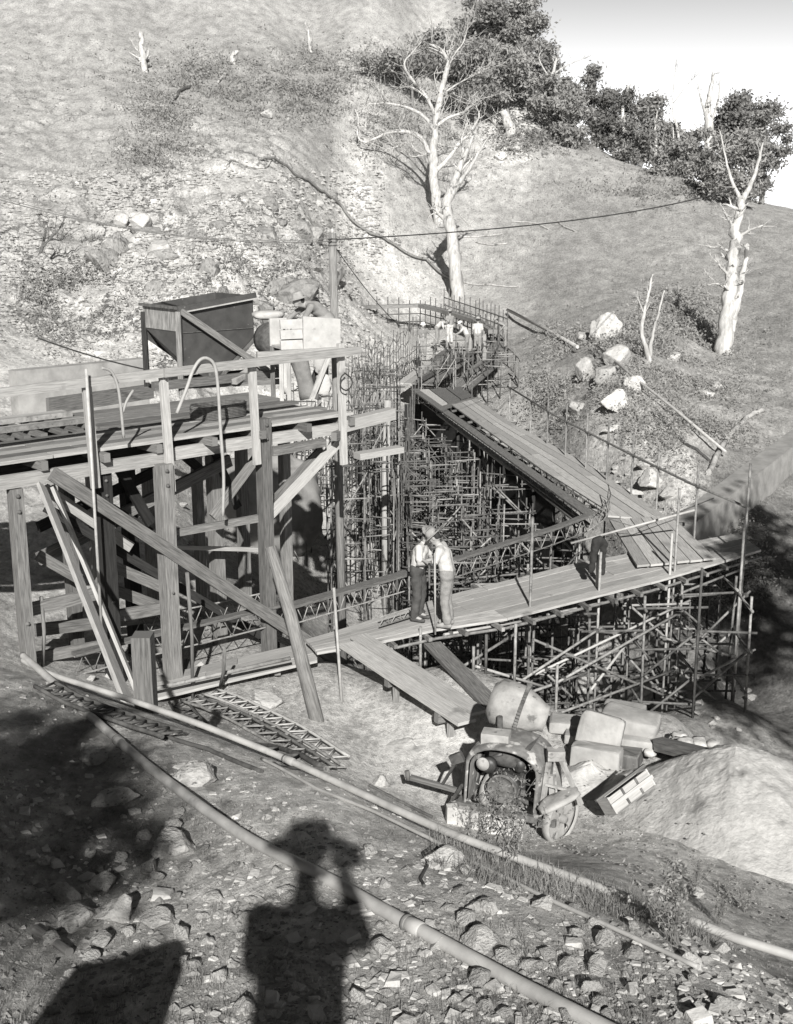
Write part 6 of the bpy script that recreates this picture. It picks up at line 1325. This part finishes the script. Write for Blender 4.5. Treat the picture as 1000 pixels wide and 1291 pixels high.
# --- men on the far bend
far_ = [((533, 453, 57), (.2, -1), dict(elL=(-.34, .1, 1.2), wrL=(-.5, .25, 1.05)), 'greycloth', 'khaki', 'helmet', 'helmet', 'far man in white hard hat and grey shirt standing left of the bend'),
        ((551, 436, 61), (.9, -.3), dict(che=(0, .22, 1.15), nek=(0, .4, 1.22), hed=(0, .53, 1.25), look=(0, 1, -.8), shL=(-.18, .33, 1.2), shR=(.18, .33, 1.2), elL=(-.2, .4, .9), elR=(.2, .4, .9), wrL=(-.1, .5, .65), wrR=(.1, .5, .65)), 'shirt', 'khaki', 'helmet', 'felt', 'far man in white shirt bending down between the standing ones'),
        ((567, 434, 61), (-.4, .9), {}, 'khaki', 'shirt', 'helmet', 'felt', 'far man seen from behind in pale clothes on the staging'),
        ((589, 448, 57), (-.95, .1), dict(che=(0, .12, 1.22), nek=(0, .24, 1.36), hed=(0, .33, 1.48), look=(0, 1, -.5), shL=(-.18, .2, 1.3), shR=(.18, .2, 1.3), elL=(-.2, .35, 1.1), wrL=(-.15, .55, 1.0), elR=(.2, .35, 1.1), wrR=(.15, .55, 1.0)), 'shirt', 'khaki', 'helmet', 'helmet', 'far man in white hard hat leaning left at the inner form edge'),
        ((602, 446, 57.5), (.1, 1), {}, 'shirt', 'khaki', 'brim', 'felt', 'far man in brimmed hat with his back turned, beside the leaning man'),
        ((637, 438, 60), (-.9, .2), dict(che=(0, .2, 1.18), nek=(0, .36, 1.27), hed=(0, .48, 1.33), look=(0, 1, -.6), shL=(-.18, .3, 1.24), shR=(.18, .3, 1.24)), 'khaki', 'khaki', 'brim', 'felt', 'far man stooping outside the bend by the handrail')]
for (px, py, D), (dx, dy), pose, tp_, lg, ht_, hm_, lab in far_:
    person(lab, at(px, py, D), yaw_of(dx, dy), pose, tp_, lg, 'boot', ht_, hm_, vox=.03, seed=px)
# --- overalls hung on an upright
q = npt(752, -.1, 0); zt_ = topz(750, 677, q); q.z = zt_
m = Flesh(); o = V((0, 0, 0))
OV = thing('overalls', 'black overalls hanging over a stub of tube on the walkway', 'overalls', q)
m.cap((-.02, 0, -.06), (.06, 0, -.08), .07, .075); m.cap((-.05, 0, -.1), (-.12, 0, -.66), .09, .06); m.cap((.09, 0, -.1), (.1, .02, -.7), .06, .05); m.cap((.02, 0, -.05), (-.06, 0, -.2), .085, .08); m.cap((.05, 0, -.05), (.13, 0, -.16), .06, .05)
m.get('cloth', 'black', OV, Matrix.Identity(4), .014, .02, 4)
m = MB(); m.tube([V((q.x, q.y, 0)), V((q.x, q.y, q.z - .02))], .03, 8); solo('tube_stub', m, 'tube', 'short upright tube carrying the black overalls', 'tube', V((q.x, q.y, 0)))
# --- the photographer (casts the shadow in the foreground)
pb = V((-.13, -.36, 0)); pb.z = H(pb.x, pb.y); hz_ = (6.80 - pb.z)
person('photographer in hat standing at the viewpoint with raised hand', pb, 0, dict(hed=(0, .05, hz_ + .07), nek=(0, .0, hz_ - .09), che=(0, 0, hz_ - .37), shL=(-.2, 0, hz_ - .2), shR=(.2, 0, hz_ - .2), elR=(.24, .16, hz_ - .36), wrR=(.16, .2, hz_ - .09), elL=(-.2, .14, hz_ - .44), wrL=(-.02, .2, hz_ - .2), look=(0, 1, -.2)), 'greycloth', 'darkcloth', sleeves='long', seed=9)
PHAT = [o for o in bpy.data.objects if o.name.startswith('hat')][-1]
for v in PHAT.data.vertices: c_ = hz_; v.co = V((v.co.x * 1.28, (v.co.y - .05) * 1.28 + .05, v.co.z))
m = MB(); m.box((.06, -.12, 6.76), (.14, .07, .09)); m.lathe([(.01, 0), (.026, 0), (.026, .035), (.01, .04)], (0.0, -.085, 6.80), V((0, 1, 0)), 16); solo('camera', m, 'black', 'small hand-held camera in front of the photographer', 'camera', V((.06, -.12, 6.76)))
bpy.data.batch_remove(TRASH); bpy.data.scenes.remove(SC2)
